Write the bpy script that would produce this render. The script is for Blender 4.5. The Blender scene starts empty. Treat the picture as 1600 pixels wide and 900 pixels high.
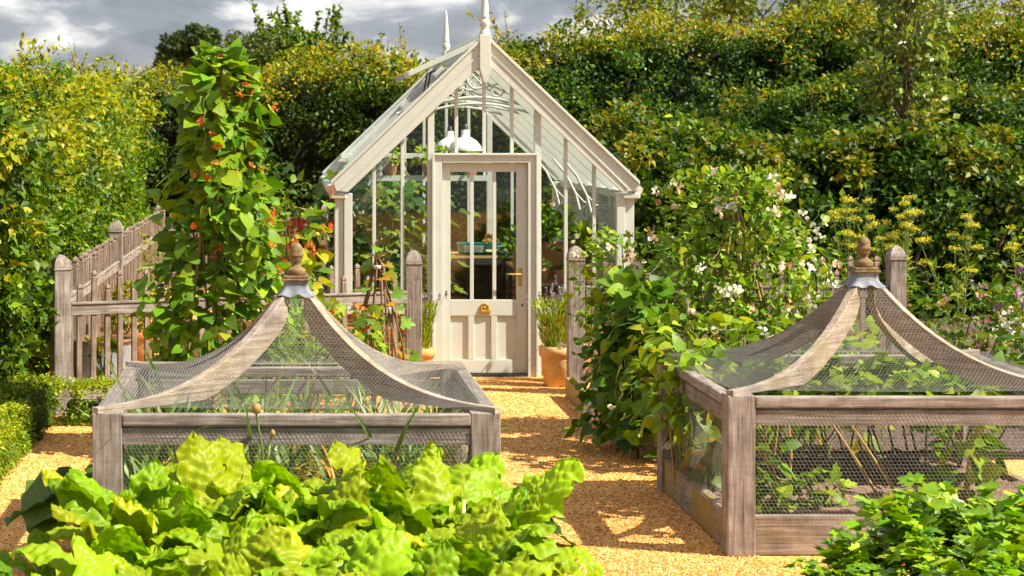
import bpy, bmesh, math, random
import numpy as np
from mathutils import Vector, Matrix
R = math.radians
scene = bpy.context.scene
col = scene.collection

# ------------------------------------------------------------------ camera
CAM_H = 2.26
cam = bpy.data.cameras.new('camera'); camo = bpy.data.objects.new('camera', cam); col.objects.link(camo)
camo.location = (0, 0, CAM_H); camo.rotation_euler = (R(90), 0, 0)
cam.sensor_width = 36; cam.lens = 3087/1600*36
cam.shift_x = (800-455)/1600; cam.shift_y = -(450-210)/1600
cam.clip_start = .1; cam.clip_end = 500
cam.dof.use_dof = True; cam.dof.focus_distance = 12.5; cam.dof.aperture_fstop = 6.3
scene.camera = camo
scene.render.resolution_x = 1024; scene.render.resolution_y = 576
scene.view_settings.view_transform = 'Standard'; scene.view_settings.look = 'None'
scene.view_settings.exposure = 1.15; scene.view_settings.gamma = 1
scene.render.engine = 'CYCLES'
scene.cycles.max_bounces = 8; scene.cycles.transparent_max_bounces = 24

# ------------------------------------------------------------------ light
SUN = Vector((.73, -.28, .863)).normalized()
world = bpy.data.worlds.new('World'); scene.world = world; world.use_nodes = True
nt = world.node_tree; nt.nodes.clear()
def nd(t, typ, **kw):
    n = t.nodes.new(typ)
    for k, v in kw.items():
        if k in ('operation', 'blend_type', 'data_type', 'sky_type', 'attribute_name', 'noise_dimensions', 'feature', 'bands_direction', 'wave_type', 'distribution'): setattr(n, k, v)
        else: n.inputs[k].default_value = v
    return n
sky = nd(nt, 'ShaderNodeTexSky', sky_type='NISHITA'); sky.sun_disc = False
sky.sun_elevation = math.asin(SUN.z); sky.sun_rotation = math.atan2(SUN.x, SUN.y)
bg1 = nd(nt, 'ShaderNodeBackground', Strength=.1); nt.links.new(sky.outputs[0], bg1.inputs[0])
tc = nt.nodes.new('ShaderNodeTexCoord')
mp = nt.nodes.new('ShaderNodeMapping'); mp.inputs['Scale'].default_value = (13, 13, 34); mp.inputs['Location'].default_value = (.35, 0, .2)
nt.links.new(tc.outputs['Generated'], mp.inputs[0])
nz = nd(nt, 'ShaderNodeTexNoise', Scale=1.0, Detail=9.0, Roughness=.56, Distortion=.35); nt.links.new(mp.outputs[0], nz.inputs[0])
rp = nt.nodes.new('ShaderNodeValToRGB'); nt.links.new(nz.outputs[0], rp.inputs[0])
cr = rp.color_ramp
cr.elements[0].position = .38; cr.elements[0].color = (.235, .255, .31, 1)
cr.elements[1].position = .64; cr.elements[1].color = (1.1, 1.07, 1.04, 1)
e = cr.elements.new(.52); e.color = (.38, .40, .46, 1)
sx_ = nt.nodes.new('ShaderNodeSeparateXYZ'); nt.links.new(tc.outputs['Generated'], sx_.inputs[0])
mr = nt.nodes.new('ShaderNodeMapRange'); nt.links.new(sx_.outputs['Z'], mr.inputs['Value'])
for k_, v_ in (('From Min', .08), ('From Max', .6), ('To Min', .45), ('To Max', .66)): mr.inputs[k_].default_value = v_
bg2 = nt.nodes.new('ShaderNodeBackground'); nt.links.new(rp.outputs[0], bg2.inputs[0]); nt.links.new(mr.outputs[0], bg2.inputs['Strength'])
ms = nd(nt, 'ShaderNodeMixShader', Fac=.88); nt.links.new(bg1.outputs[0], ms.inputs[1]); nt.links.new(bg2.outputs[0], ms.inputs[2])
wo = nt.nodes.new('ShaderNodeOutputWorld'); nt.links.new(ms.outputs[0], wo.inputs[0])

sl = bpy.data.lights.new('sun', 'SUN'); sl.energy = 5.0; sl.angle = R(.5); sl.color = (1, .92, .76)
so = bpy.data.objects.new('sun', sl); col.objects.link(so); so.location = (20, -10, 30)
so.rotation_euler = (-SUN).to_track_quat('-Z', 'Y').to_euler()

# ------------------------------------------------------------------ materials
def newmat(name):
    m = bpy.data.materials.new(name); m.use_nodes = True
    t = m.node_tree; t.nodes.clear()
    o = t.nodes.new('ShaderNodeOutputMaterial')
    p = t.nodes.new('ShaderNodeBsdfPrincipled'); t.links.new(p.outputs[0], o.inputs[0])
    return m, t, p, o
def ramp(t, fac, stops):
    r = t.nodes.new('ShaderNodeValToRGB'); t.links.new(fac, r.inputs[0])
    c = r.color_ramp
    c.elements[0].position = stops[0][0]; c.elements[0].color = (*stops[0][1], 1)
    c.elements[1].position = stops[-1][0]; c.elements[1].color = (*stops[-1][1], 1)
    for p_, k in stops[1:-1]:
        e_ = c.elements.new(p_); e_.color = (*k, 1)
    return r.outputs[0]
def objcoord(t, scale=(1, 1, 1), rnd=True):
    c = t.nodes.new('ShaderNodeTexCoord'); m_ = t.nodes.new('ShaderNodeMapping')
    t.links.new(c.outputs['Object'], m_.inputs[0]); m_.inputs['Scale'].default_value = scale
    if rnd:
        oi = t.nodes.new('ShaderNodeObjectInfo')
        mu = t.nodes.new('ShaderNodeMath'); mu.operation = 'MULTIPLY'; mu.inputs[1].default_value = 37.0
        t.links.new(oi.outputs['Random'], mu.inputs[0])
        cx = t.nodes.new('ShaderNodeCombineXYZ')
        for i in range(3): t.links.new(mu.outputs[0], cx.inputs[i])
        t.links.new(cx.outputs[0], m_.inputs['Location'])
    return m_.outputs[0]
def bump(t, p, h, strength=.3, dist=.01):
    b = nd(t, 'ShaderNodeBump', Strength=strength, Distance=dist)
    t.links.new(h, b.inputs['Height']); t.links.new(b.outputs[0], p.inputs['Normal'])
def mixc(t, a, b, fac, mode='MIX'):
    m_ = t.nodes.new('ShaderNodeMix'); m_.data_type = 'RGBA'; m_.blend_type = mode
    for v, i in ((fac, 0), (a, 6), (b, 7)):
        if hasattr(v, 'links'): t.links.new(v, m_.inputs[i])
        else: m_.inputs[i].default_value = v if i == 0 else (*v, 1)
    return m_.outputs[2]
def wood(name, axis, dark, mid, light, moss=0.0):
    m, t, p, o = newmat(name)
    sc = [26, 26, 26]; sc[axis] = 1.3
    c = objcoord(t, sc)
    n = nd(t, 'ShaderNodeTexNoise', Scale=2.6, Detail=8.0, Roughness=.66, Distortion=.5); t.links.new(c, n.inputs[0])
    base = ramp(t, n.outputs[0], [(.3, dark), (.5, mid), (.72, light)])
    c2 = objcoord(t, (1, 1, 1))
    n2 = nd(t, 'ShaderNodeTexNoise', Scale=7.0, Detail=5.0, Roughness=.6); t.links.new(c2, n2.inputs[0])
    st = ramp(t, n2.outputs[0], [(.35, (.68, .63, .58)), (.62, (1.08, 1.05, 1.02))])
    base = mixc(t, base, st, 1.0, 'MULTIPLY')
    if moss:
        n3 = nd(t, 'ShaderNodeTexNoise', Scale=3.0, Detail=6.0, Roughness=.65); t.links.new(c2, n3.inputs[0])
        mk = ramp(t, n3.outputs[0], [(.40, (0, 0, 0)), (.58, (moss,)*3)])
        base = mixc(t, base, (.34, .24, .035), mk)
    # drying cracks along the grain
    sc2 = [60, 60, 60]; sc2[axis] = 1.0
    v = nd(t, 'ShaderNodeTexNoise', Scale=1.0, Detail=2.0); t.links.new(objcoord(t, sc2), v.inputs[0])
    ck = ramp(t, v.outputs[0], [(.27, (.35, .3, .26)), (.34, (1, 1, 1))])
    base = mixc(t, base, ck, .8, 'MULTIPLY')
    sc3 = [2.0, 2.0, 2.0]; sc3[axis] = 110
    sw = nd(t, 'ShaderNodeTexNoise', Scale=1.0, Detail=3.0); t.links.new(objcoord(t, sc3), sw.inputs[0])      # saw marks across the grain
    base = mixc(t, base, ramp(t, sw.outputs[0], [(.35, (.80, .79, .78)), (.6, (1.08, 1.07, 1.06))]), .42, 'MULTIPLY')
    t.links.new(base, p.inputs['Base Color']); p.inputs['Roughness'].default_value = .85; p.inputs['Specular IOR Level'].default_value = .25
    bump(t, p, n.outputs[0], .35, .004)
    return m
OAK = ((.125, .106, .095), (.27, .24, .222), (.45, .417, .395))
WX = wood('oak_grain_x', 0, *OAK); WY = wood('oak_grain_y', 1, *OAK); WZ = wood('oak_grain_z', 2, *OAK)
WXM = wood('oak_mossy_x', 0, *OAK, moss=.25); WYM = wood('oak_mossy_y', 1, *OAK, moss=.8); WHIP = wood('oak_hip', 0, (.18, .15, .13), (.335, .295, .265), (.52, .475, .435), moss=.22)
WPICK = wood('oak_picket', 2, (.125, .092, .072), (.26, .205, .165), (.42, .35, .29))
WTWIG = wood('twig_bark', 2, (.09, .05, .025), (.2, .12, .06), (.33, .21, .11))
WCANE = wood('cane', 2, (.22, .15, .07), (.36, .26, .12), (.5, .38, .2))

def paint(name, colr, rough=.42):
    m, t, p, o = newmat(name)
    n = nd(t, 'ShaderNodeTexNoise', Scale=5.0, Detail=8.0, Roughness=.7); t.links.new(objcoord(t), n.inputs[0])
    k = ramp(t, n.outputs[0], [(.3, tuple(c*.90 for c in colr)), (.7, tuple(min(1, c*1.03) for c in colr))])
    st = nd(t, 'ShaderNodeTexNoise', Scale=1.0, Detail=6.0, Roughness=.7); t.links.new(objcoord(t, (22, 22, 2.2)), st.inputs[0])      # weather streaks
    k = mixc(t, k, ramp(t, st.outputs[0], [(.32, (.76, .755, .69)), (.52, (1, 1, 1))]), .16, 'MULTIPLY')
    t.links.new(k, p.inputs['Base Color']); p.inputs['Roughness'].default_value = rough
    n2 = nd(t, 'ShaderNodeTexNoise', Scale=90.0, Detail=2.0); t.links.new(objcoord(t), n2.inputs[0]); bump(t, p, n2.outputs[0], .06, .002)
    return m
CREAM = paint('cream_paint', (.565, .598, .545))
WHITE = paint('white_enamel', (.80, .80, .76), .25)
PLASTIC_GREEN = paint('green_plastic', (.01, .19, .13), .35)
PAPER = paint('paper_tag', (.75, .76, .74), .6)
INK = paint('grey_ink', (.3, .32, .33), .6)
PLASTIC_GREY = paint('grey_plastic', (.22, .27, .32), .4)
DARKIRON = paint('dark_iron', (.03, .03, .03), .5)
def mottled(name, a, b, c, scale=14, rough=.8, metal=0, bs=.3, bd=.006):
    m, t, p, o = newmat(name)
    n = nd(t, 'ShaderNodeTexNoise', Scale=scale, Detail=9.0, Roughness=.68); t.links.new(objcoord(t), n.inputs[0])
    t.links.new(ramp(t, n.outputs[0], [(.3, a), (.5, b), (.7, c)]), p.inputs['Base Color'])
    p.inputs['Roughness'].default_value = rough; p.inputs['Metallic'].default_value = metal
    bump(t, p, n.outputs[0], bs, bd)
    return m
LEAD = mottled('lead', (.10, .112, .135), (.165, .18, .215), (.27, .285, .32), 14, .6, .1)
TERRA = mottled('terracotta', (.36, .15, .06), (.50, .24, .10), (.62, .36, .18), 8)
TERRA_Y = mottled('pale_terracotta', (.48, .27, .09), (.60, .37, .14), (.68, .48, .22), 7)
STONE = mottled('lichened_wood_turning', (.08, .05, .022), (.165, .105, .045), (.29, .20, .085), 34, .9, 0, .6, .006)
GALV = mottled('galvanised_steel', (.20, .235, .28), (.32, .36, .42), (.48, .52, .57), 5, .42, .25, .05)
BRASS = mottled('brass', (.38, .21, .035), (.52, .31, .055), (.62, .41, .10), 60, .5, .5, .3, .002)
WIREM = mottled('galvanised_wire', (.2, .195, .185), (.27, .26, .25), (.35, .33, .31), 20, .5, .2, 0)
BARK = mottled('bark', (.06, .04, .025), (.13, .09, .055), (.22, .16, .10), 12, .9, 0, .8, .02)
CORE = mottled('painted_shade_core', (.008, .010, .004), (.014, .017, .006), (.03, .028, .012), 10, 1, 0, .5, .02)  # near black colour painted in for the shade deep inside the hedges

def brickmat():
    m, t, p, o = newmat('brick')
    c = t.nodes.new('ShaderNodeTexCoord'); mpn = t.nodes.new('ShaderNodeMapping'); t.links.new(c.outputs['Object'], mpn.inputs[0])
    mpn.inputs['Rotation'].default_value = (R(90), 0, 0)
    b = nd(t, 'ShaderNodeTexBrick', Scale=1.0); t.links.new(mpn.outputs[0], b.inputs[0])
    b.inputs['Color1'].default_value = (.40, .13, .06, 1); b.inputs['Color2'].default_value = (.28, .10, .05, 1); b.inputs['Mortar'].default_value = (.42, .36, .28, 1)
    b.inputs['Brick Width'].default_value = .22; b.inputs['Row Height'].default_value = .075; b.inputs['Mortar Size'].default_value = .008
    n = nd(t, 'ShaderNodeTexNoise', Scale=18.0, Detail=6.0); t.links.new(c.outputs['Object'], n.inputs[0])
    k = ramp(t, n.outputs[0], [(.3, (.7, .7, .7)), (.7, (1.25, 1.2, 1.1))])
    t.links.new(mixc(t, b.outputs[0], k, 1.0, 'MULTIPLY'), p.inputs['Base Color']); p.inputs['Roughness'].default_value = .9
    bump(t, p, b.outputs['Fac'], -.4, .006)
    return m
BRICK = brickmat()
def gravelmat():
    m, t, p, o = newmat('gravel')
    c = t.nodes.new('ShaderNodeTexCoord')
    v = nd(t, 'ShaderNodeTexVoronoi', Scale=95.0); t.links.new(c.outputs['Object'], v.inputs[0])
    sp = t.nodes.new('ShaderNodeSeparateColor'); t.links.new(v.outputs['Color'], sp.inputs[0])
    k = ramp(t, sp.outputs[0], [(.0, (.32, .11, .010)), (.3, (.64, .245, .022)), (.65, (.90, .425, .08)), (1, (.98, .72, .39))])
    n = nd(t, 'ShaderNodeTexNoise', Scale=1.6, Detail=7.0, Roughness=.65); t.links.new(c.outputs['Object'], n.inputs[0])
    w = ramp(t, n.outputs[0], [(.33, (.80, .74, .66)), (.66, (1.1, 1.06, 1.0))])
    t.links.new(mixc(t, k, w, 1.0, 'MULTIPLY'), p.inputs['Base Color']); p.inputs['Roughness'].default_value = .85
    dm = t.nodes.new('ShaderNodeMath'); dm.operation = 'SUBTRACT'; dm.inputs[0].default_value = 1; t.links.new(v.outputs['Distance'], dm.inputs[1])
    bump(t, p, dm.outputs[0], .6, .007)
    return m
GRAVEL = gravelmat()
def stonechips():
    m, t, p, o = newmat('gravel_chips')
    g = t.nodes.new('ShaderNodeNewGeometry')
    t.links.new(ramp(t, g.outputs['Random Per Island'], [(0, (.27, .10, .015)), (.35, (.54, .225, .028)), (.7, (.82, .41, .095)), (1, (.94, .72, .40))]), p.inputs['Base Color'])
    p.inputs['Roughness'].default_value = .8
    return m
CHIPS = stonechips()
SOIL = mottled('soil', (.035, .022, .015), (.10, .066, .048), (.22, .155, .12), 38, 1, 0, 1.0, .03)

SOIL2 = mottled('dry_soil', (.09, .05, .034), (.28, .17, .115), (.48, .33, .24), 45, 1, 0, 1.0, .03)
def glassmat():
    m, t, p, o = newmat('glass'); t.nodes.remove(p)
    tr = t.nodes.new('ShaderNodeBsdfTransparent'); tr.inputs[0].default_value = (.965, .985, .97, 1)
    gl = nd(t, 'ShaderNodeBsdfGlossy', Roughness=.02)
    fr = nd(t, 'ShaderNodeFresnel', IOR=1.5)
    mx = t.nodes.new('ShaderNodeMixShader'); t.links.new(fr.outputs[0], mx.inputs[0]); t.links.new(tr.outputs[0], mx.inputs[1]); t.links.new(gl.outputs[0], mx.inputs[2])
    t.links.new(mx.outputs[0], o.inputs[0])
    return m
GLASS = glassmat()

def leafmat(name, trans=.35, rough=.46, spec=.26, tint=(1.25, 1.3, .4), bumpy=None, sat=(1.06, 1.04, .5)):
    m, t, p, o = newmat(name)
    a = t.nodes.new('ShaderNodeAttribute'); a.attribute_name = 'Col'
    n = nd(t, 'ShaderNodeTexNoise', Scale=30.0, Detail=3.0); t.links.new(objcoord(t, rnd=False), n.inputs[0])
    k = ramp(t, n.outputs[0], [(.3, (.82, .85, .8)), (.7, (1.12, 1.1, 1.05))])
    c = mixc(t, a.outputs['Color'], k, 1.0, 'MULTIPLY')
    if sat: c = mixc(t, c, sat, 1.0, 'MULTIPLY')
    t.links.new(c, p.inputs['Base Color']); p.inputs['Roughness'].default_value = rough; p.inputs['Specular IOR Level'].default_value = spec
    tb = t.nodes.new('ShaderNodeBsdfTranslucent'); t.links.new(mixc(t, c, tint, 1.0, 'MULTIPLY'), tb.inputs[0])
    mx = nd(t, 'ShaderNodeMixShader', Fac=trans); t.links.new(p.outputs[0], mx.inputs[1]); t.links.new(tb.outputs[0], mx.inputs[2])
    t.links.new(mx.outputs[0], o.inputs[0])
    if bumpy:
        v = nd(t, 'ShaderNodeTexNoise', Scale=bumpy[0], Detail=4.0, Distortion=.6); t.links.new(objcoord(t, rnd=False), v.inputs[0])
        b = nd(t, 'ShaderNodeBump', Strength=bumpy[1], Distance=bumpy[2]); t.links.new(v.outputs[0], b.inputs['Height'])
        t.links.new(b.outputs[0], p.inputs['Normal']); t.links.new(b.outputs[0], tb.inputs['Normal'])
    return m
LEAF = leafmat('leaf')
LEAFG = leafmat('glossy_leaf', .28, .36, .35)
CHARD = leafmat('chard_leaf', .33, .40, .22, (.98, 1.18, .2), (70, .35, .006), (1, 1, .22))
PETAL = leafmat('petal', .3, .6, .2, (1.1, 1.0, .9), None, None)
STEM = leafmat('stem', .05, .5, .3)

# ------------------------------------------------------------------ scene helpers
def thing(name, label, cat, loc=(0, 0, 0), rotz=0, group=None):
    o = bpy.data.objects.new(name, None); col.objects.link(o); o.empty_display_size = .1
    o.location = loc; o.rotation_euler = (0, 0, rotz); o['label'] = label; o['category'] = cat
    if group: o['group'] = group
    return o
def tag(o, label=None, cat=None, group=None, kind=None):
    for k, v in (('label', label), ('category', cat), ('group', group), ('kind', kind)):
        if v: o[k] = v
    return o
def copy_tree(o, parent=None):
    c = o.copy(); col.objects.link(c)
    if parent: c.parent = parent
    for ch in list(o.children): copy_tree(ch, c)
    return c

class MB:
    def __init__(s): s.v = []; s.f = []; s.sm = []
    def add(s, vs, fs, smooth=False):
        b = len(s.v); s.v += [tuple(x) for x in vs]; s.f += [tuple(b+i for i in f) for f in fs]; s.sm += [smooth]*len(fs); return s
    def box(s, x0, x1, y0, y1, z0, z1):
        return s.add([(x0,y0,z0),(x1,y0,z0),(x1,y1,z0),(x0,y1,z0),(x0,y0,z1),(x1,y0,z1),(x1,y1,z1),(x0,y1,z1)],
                     [(0,3,2,1),(4,5,6,7),(0,1,5,4),(1,2,6,5),(2,3,7,6),(3,0,4,7)])
    def bar(s, a, b, w, h, up=(0, 0, 1)):
        a = Vector(a); b = Vector(b); d = (b-a).normalized(); u = Vector(up)
        x = d.cross(u)
        if x.length < 1e-4: x = d.cross(Vector((0, 1, 0)))
        x.normalize(); z = x.cross(d); x *= w/2; z *= h/2
        vs = [a-x-z, a+x-z, a+x+z, a-x+z, b-x-z, b+x-z, b+x+z, b-x+z]
        return s.add(vs, [(0,1,2,3),(7,6,5,4),(0,4,5,1),(1,5,6,2),(2,6,7,3),(3,7,4,0)])
    def tube(s, pts, rad, n=8, cap=True):
        pts = [Vector(p) for p in pts]; k = len(pts)
        if not hasattr(rad, '__len__'): rad = [rad]*k
        vs = []; px = None
        for i, p in enumerate(pts):
            d = (pts[min(i+1, k-1)]-pts[max(i-1, 0)]).normalized()
            if px is None:
                px = d.orthogonal().normalized()
            else:
                px = (px - d*px.dot(d)); px = px.normalized() if px.length > 1e-6 else d.orthogonal().normalized()
            y = d.cross(px)
            for j in range(n):
                a = 2*math.pi*j/n; vs.append(p+(px*math.cos(a)+y*math.sin(a))*rad[i])
        fs = [(i*n+j, i*n+(j+1) % n, (i+1)*n+(j+1) % n, (i+1)*n+j) for i in range(k-1) for j in range(n)]
        s.add(vs, fs, True)
        if cap: s.add(vs[:n], [tuple(range(n))[::-1]]); s.add(vs[-n:], [tuple(range(n))])
        return s
    def lathe(s, prof, n=24, c=(0, 0, 0), smooth=True, square=False, wob=0):
        vs = []; k = len(prof)
        for i, (r, z) in enumerate(prof):
            for j in range(n):
                a = 2*math.pi*(j+(.5 if square else 0))/n
                rr = r*(1+wob*math.sin(5*a+i)*(.5 if i else .2))
                vs.append((c[0]+rr*math.cos(a), c[1]+rr*math.sin(a), c[2]+z))
        fs = [(i*n+j, i*n+(j+1) % n, (i+1)*n+(j+1) % n, (i+1)*n+j) for i in range(k-1) for j in range(n)]
        s.add(vs, fs, smooth)
        return s
    def prism(s, poly, y0, y1):     # poly in (x,z), extruded along y
        n = len(poly)
        vs = [(x, y0, z) for x, z in poly]+[(x, y1, z) for x, z in poly]
        return s.add(vs, [tuple(range(n)), tuple(range(2*n-1, n-1, -1))]+[(i, i+n, (i+1) % n+n, (i+1) % n) for i in range(n)])
    def build(s, name, mat, parent=None, bevel=0, loc=None):
        me = bpy.data.meshes.new(name); me.from_pydata(s.v, [], s.f)
        me.polygons.foreach_set('use_smooth', s.sm)
        me.materials.append(mat); me.update()
        bm = bmesh.new(); bm.from_mesh(me); bmesh.ops.recalc_face_normals(bm, faces=bm.faces); bm.to_mesh(me); bm.free()
        o = bpy.data.objects.new(name, me); col.objects.link(o)
        if parent: o.parent = parent
        if loc: o.location = loc
        if bevel:
            b = o.modifiers.new('bevel', 'BEVEL'); b.width = bevel; b.segments = 2; b.limit_method = 'ANGLE'; b.angle_limit = R(50)
        return o

def rawmesh(name, V, F, mat, parent=None, colors=None, smooth=True, loc=None):
    """V (n,3) array, F (m,k) array of equal-size faces"""
    me = bpy.data.meshes.new(name)
    V = np.asarray(V, np.float32); F = np.asarray(F, np.int32); m, k = F.shape
    me.vertices.add(len(V)); me.vertices.foreach_set('co', V.ravel())
    me.loops.add(m*k); me.loops.foreach_set('vertex_index', F.ravel())
    me.polygons.add(m); me.polygons.foreach_set('loop_start', np.arange(0, m*k, k, dtype=np.int32))
    me.update(calc_edges=True)
    me.polygons.foreach_set('use_smooth', np.full(m, smooth))
    if colors is not None:
        a = me.color_attributes.new('Col', 'FLOAT_COLOR', 'POINT')
        C4 = np.ones((len(V), 4), np.float32); C4[:, :3] = colors; a.data.foreach_set('color', C4.ravel())
    me.materials.append(mat); me.update()
    o = bpy.data.objects.new(name, me); col.objects.link(o)
    if parent: o.parent = parent
    if loc: o.location = loc
    return o
def nrm(a): return a/np.maximum(np.linalg.norm(a, axis=-1, keepdims=True), 1e-9)
# leaf outlines: x across, y along, z up; all quads
def fold(w=.30, lift=.10, droop=-.08):
    T = np.array([(0,0,0),(w,.42,lift),(0,1,droop),(-w,.42,lift),(0,.45,0)]); return T, np.array([(0,1,4,4),(0,4,3,3),(4,1,2,2),(4,2,3,3)])
def blade(outline, mid):            # outline: right half (x,y,z) from base to tip ; mid: matching midrib
    k = len(outline)
    T = [(x, y, z) for x, y, z in outline]+[(-x, y, z) for x, y, z in outline]+[(0, y, z) for y, z in mid]
    F = []
    for i in range(k-1):
        F.append((2*k+i, i, i+1, 2*k+i+1)); F.append((k+i, 2*k+i, 2*k+i+1, k+i+1))
    return np.array(T, float), np.array(F)
T_HEDGE = (np.array([(0,0,0),(.30,.42,.09),(0,1,-.10),(-.30,.42,.09),(0,.45,0)], float), np.array([(0,1,2,4),(0,4,2,3)]))
T_HEART = blade([(.0,.0,0),(.30,-.10,.05),(.47,.12,.07),(.44,.36,.05),(.27,.66,0),(.0,1.0,-.12)], [(.0,0),(.06,.0),(.2,.0),(.42,.0),(.7,-.03),(1.0,-.12)])
T_OVAL = blade([(.0,.0,0),(.2,.14,.04),(.3,.38,.06),(.25,.66,.03),(.0,1.0,-.12)], [(.0,0),(.16,0),(.4,.0),(.68,-.02),(1.0,-.12)])
T_LOBE = blade([(.0,.0,0),(.42,-.06,.05),(.50,.22,.06),(.30,.30,.03),(.46,.62,.02),(.20,.62,.0),(.12,.86,-.05),(.0,1.0,-.10)],
               [(.0,0),(.04,0),(.15,0),(.3,0),(.45,0),(.6,-.02),(.82,-.05),(1.0,-.1)])
T_NARROW = blade([(.0,.0,0),(.10,.3,.03),(.09,.65,.0),(.0,1.0,-.15)], [(.0,0),(.3,0),(.65,-.03),(1.0,-.15)])
T_PETAL = blade([(.12,.0,0),(.45,.35,.12),(.5,.7,.16),(.2,1.0,.05)], [(.0,0),(.35,.03),(.7,.06),(.95,.0)])

class Leaves:
    """collects leaves of one outline, built as ONE mesh"""
    def __init__(s, tmpl): s.t = tmpl; s.P = []; s.D = []; s.N = []; s.S = []; s.W = []; s.C = []
    def add(s, P, D, N, S, C, W=1.0):
        P = np.atleast_2d(P).astype(float); n = len(P)
        s.P.append(P); s.D.append(np.broadcast_to(D, (n, 3))); s.N.append(np.broadcast_to(N, (n, 3)))
        s.S.append(np.broadcast_to(S, (n,))); s.W.append(np.broadcast_to(W, (n,))); s.C.append(np.broadcast_to(C, (n, 3)))
    def build(s, name, mat, parent=None, smooth=True):
        P, D, N, S, W, C = (np.concatenate(a) for a in (s.P, s.D, s.N, s.S, s.W, s.C))
        T, F = s.t; n = len(P); k = len(T)
        Y = nrm(D); X = nrm(np.cross(Y, N)+1e-5); Z = np.cross(X, Y)
        V = P[:, None]+(T[None, :, 0:1]*(S*W)[:, None, None]*X[:, None]+T[None, :, 1:2]*S[:, None, None]*Y[:, None]+T[None, :, 2:3]*S[:, None, None]*Z[:, None])
        FF = (F[None]+(np.arange(n)*k)[:, None, None]).reshape(-1, 4)
        return rawmesh(name, V.reshape(-1, 3), FF, mat, parent, np.repeat(C, k, axis=0), smooth)
def palette(rng, n, cols, wts=None, jit=.18):
    cols = np.array(cols, float); w = np.ones(len(cols)) if wts is None else np.array(wts, float)[:len(cols)]
    i = rng.choice(len(cols), n, p=w/w.sum()); c = cols[i]
    return c*np.exp(rng.normal(0, jit, (n, 1)))*np.exp(rng.normal(0, .07, (n, 3)))
def rdir(rng, n): return nrm(rng.normal(0, 1, (n, 3)))
def wave(p, sc, seed):              # smooth pseudo noise in about -1..1
    r = np.random.default_rng(seed); out = 0
    for i in range(5):
        k = r.normal(0, 1, 3)*sc*(1+.6*i); out = out+np.sin(p@k+r.uniform(0, 6.28))/(1+.4*i)
    return out/2.6
def clumps(L, rng, cen, nor, rad, per, size, colfn, up=.55, droop=.25, flat=.75):
    """leaf clumps: each centre carries `per` leaves on its outer side"""
    n = len(cen); cen = np.repeat(cen, per, 0); nor = np.repeat(nor, per, 0); rad = np.repeat(np.broadcast_to(rad, (n,)), per)
    d = nrm(rdir(rng, n*per)+nor*.75)
    P = cen+d*(rad*rng.uniform(.45, 1.08, n*per))[:, None]*np.array([1, 1, flat])
    out = nrm(d*.8+rdir(rng, n*per)*.9+np.array([0, 0, -droop]))
    N = nrm(nor*.45+np.array([0, 0, up])+rdir(rng, n*per)*.75+d*.3)
    S = size*rng.uniform(.45, 1.5, n*per)
    L.add(P, out, N, S, colfn(P, np.repeat(np.arange(n), per)), rng.uniform(.8, 1.25, n*per))

# ------------------------------------------------------------------ ground
g = MB().add([(-120, -20, 0), (120, -20, 0), (120, 260, 0), (-120, 260, 0)], [(0, 1, 2, 3)]).build('ground', GRAVEL); tag(g, kind='structure')
def sheet(name, x0, x1, y0, y1, z, mat, amp=.0, seed=1):
    nx = max(2, int((x1-x0)/.06)); ny = max(2, int((y1-y0)/.06))
    X, Y = np.meshgrid(np.linspace(x0, x1, nx), np.linspace(y0, y1, ny)); P = np.stack([X.ravel(), Y.ravel(), np.zeros(nx*ny)], 1)
    r = np.random.default_rng(seed)
    P[:, 2] = z+amp*wave(P, 7, seed)*.6+amp*r.normal(0, .45, len(P))
    i = np.arange(nx*ny).reshape(ny, nx)
    F = np.stack([i[:-1, :-1].ravel(), i[:-1, 1:].ravel(), i[1:, 1:].ravel(), i[1:, :-1].ravel()], 1)
    return rawmesh(name, P, F, mat)
tag(sheet('soil_bed', 2.42, 5.6, 13.7, 16.9, .07, SOIL, .03, 3), kind='structure')
tag(sheet('soil_bed', -.98, 1.1, 6.2, 9.55, .10, SOIL, .02, 4), kind='structure')
tag(sheet('soil_bed', 2.3, 4.6, 7.2, 9.5, .06, SOIL, .02, 5), kind='structure')
tag(sheet('soil_bed', -1.3, 1.0, 13.4, 15.3, .05, SOIL, .03, 6), kind='structure')
tag(sheet('soil_bed', 4.2, 8.6, 17.4, 23.8, .05, SOIL, .03, 7), kind='structure')
# loose chips on the path
rng = np.random.default_rng(11)
n = 46000
px = np.concatenate([rng.uniform(.9, 2.5, 32000), rng.uniform(-2.1, -.95, 8000), rng.uniform(1.0, 3.6, 6000)]); py = np.concatenate([9.6+8.6*rng.uniform(0, 1, 32000)**1.5, rng.uniform(9.6, 16, 8000), rng.uniform(9.6, 10.5, 6000)])
oc = np.array([(1,0,0),(0,1,0),(-1,0,0),(0,-1,0),(0,0,.7),(0,0,-.5)], float)
of = np.array([(0,1,4),(1,2,4),(2,3,4),(3,0,4),(1,0,5),(2,1,5),(3,2,5),(0,3,5)])
s_ = rng.uniform(.003, .0085, n); a_ = rng.uniform(0, 6.28, n)
V = oc[None]*s_[:, None, None]*rng.uniform(.6, 1.3, (n, 6, 1))
ca, sa = np.cos(a_)[:, None], np.sin(a_)[:, None]
V = np.stack([V[..., 0]*ca-V[..., 1]*sa, V[..., 0]*sa+V[..., 1]*ca, V[..., 2]], -1)+np.stack([px, py, s_*.3], 1)[:, None]
o = rawmesh('gravel', V.reshape(-1, 3), (of[None]+(np.arange(n)*6)[:, None, None]).reshape(-1, 3), CHIPS, smooth=False)
tag(o, 'loose honey coloured stone chips lying on the path', 'gravel', kind='stuff')

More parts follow.
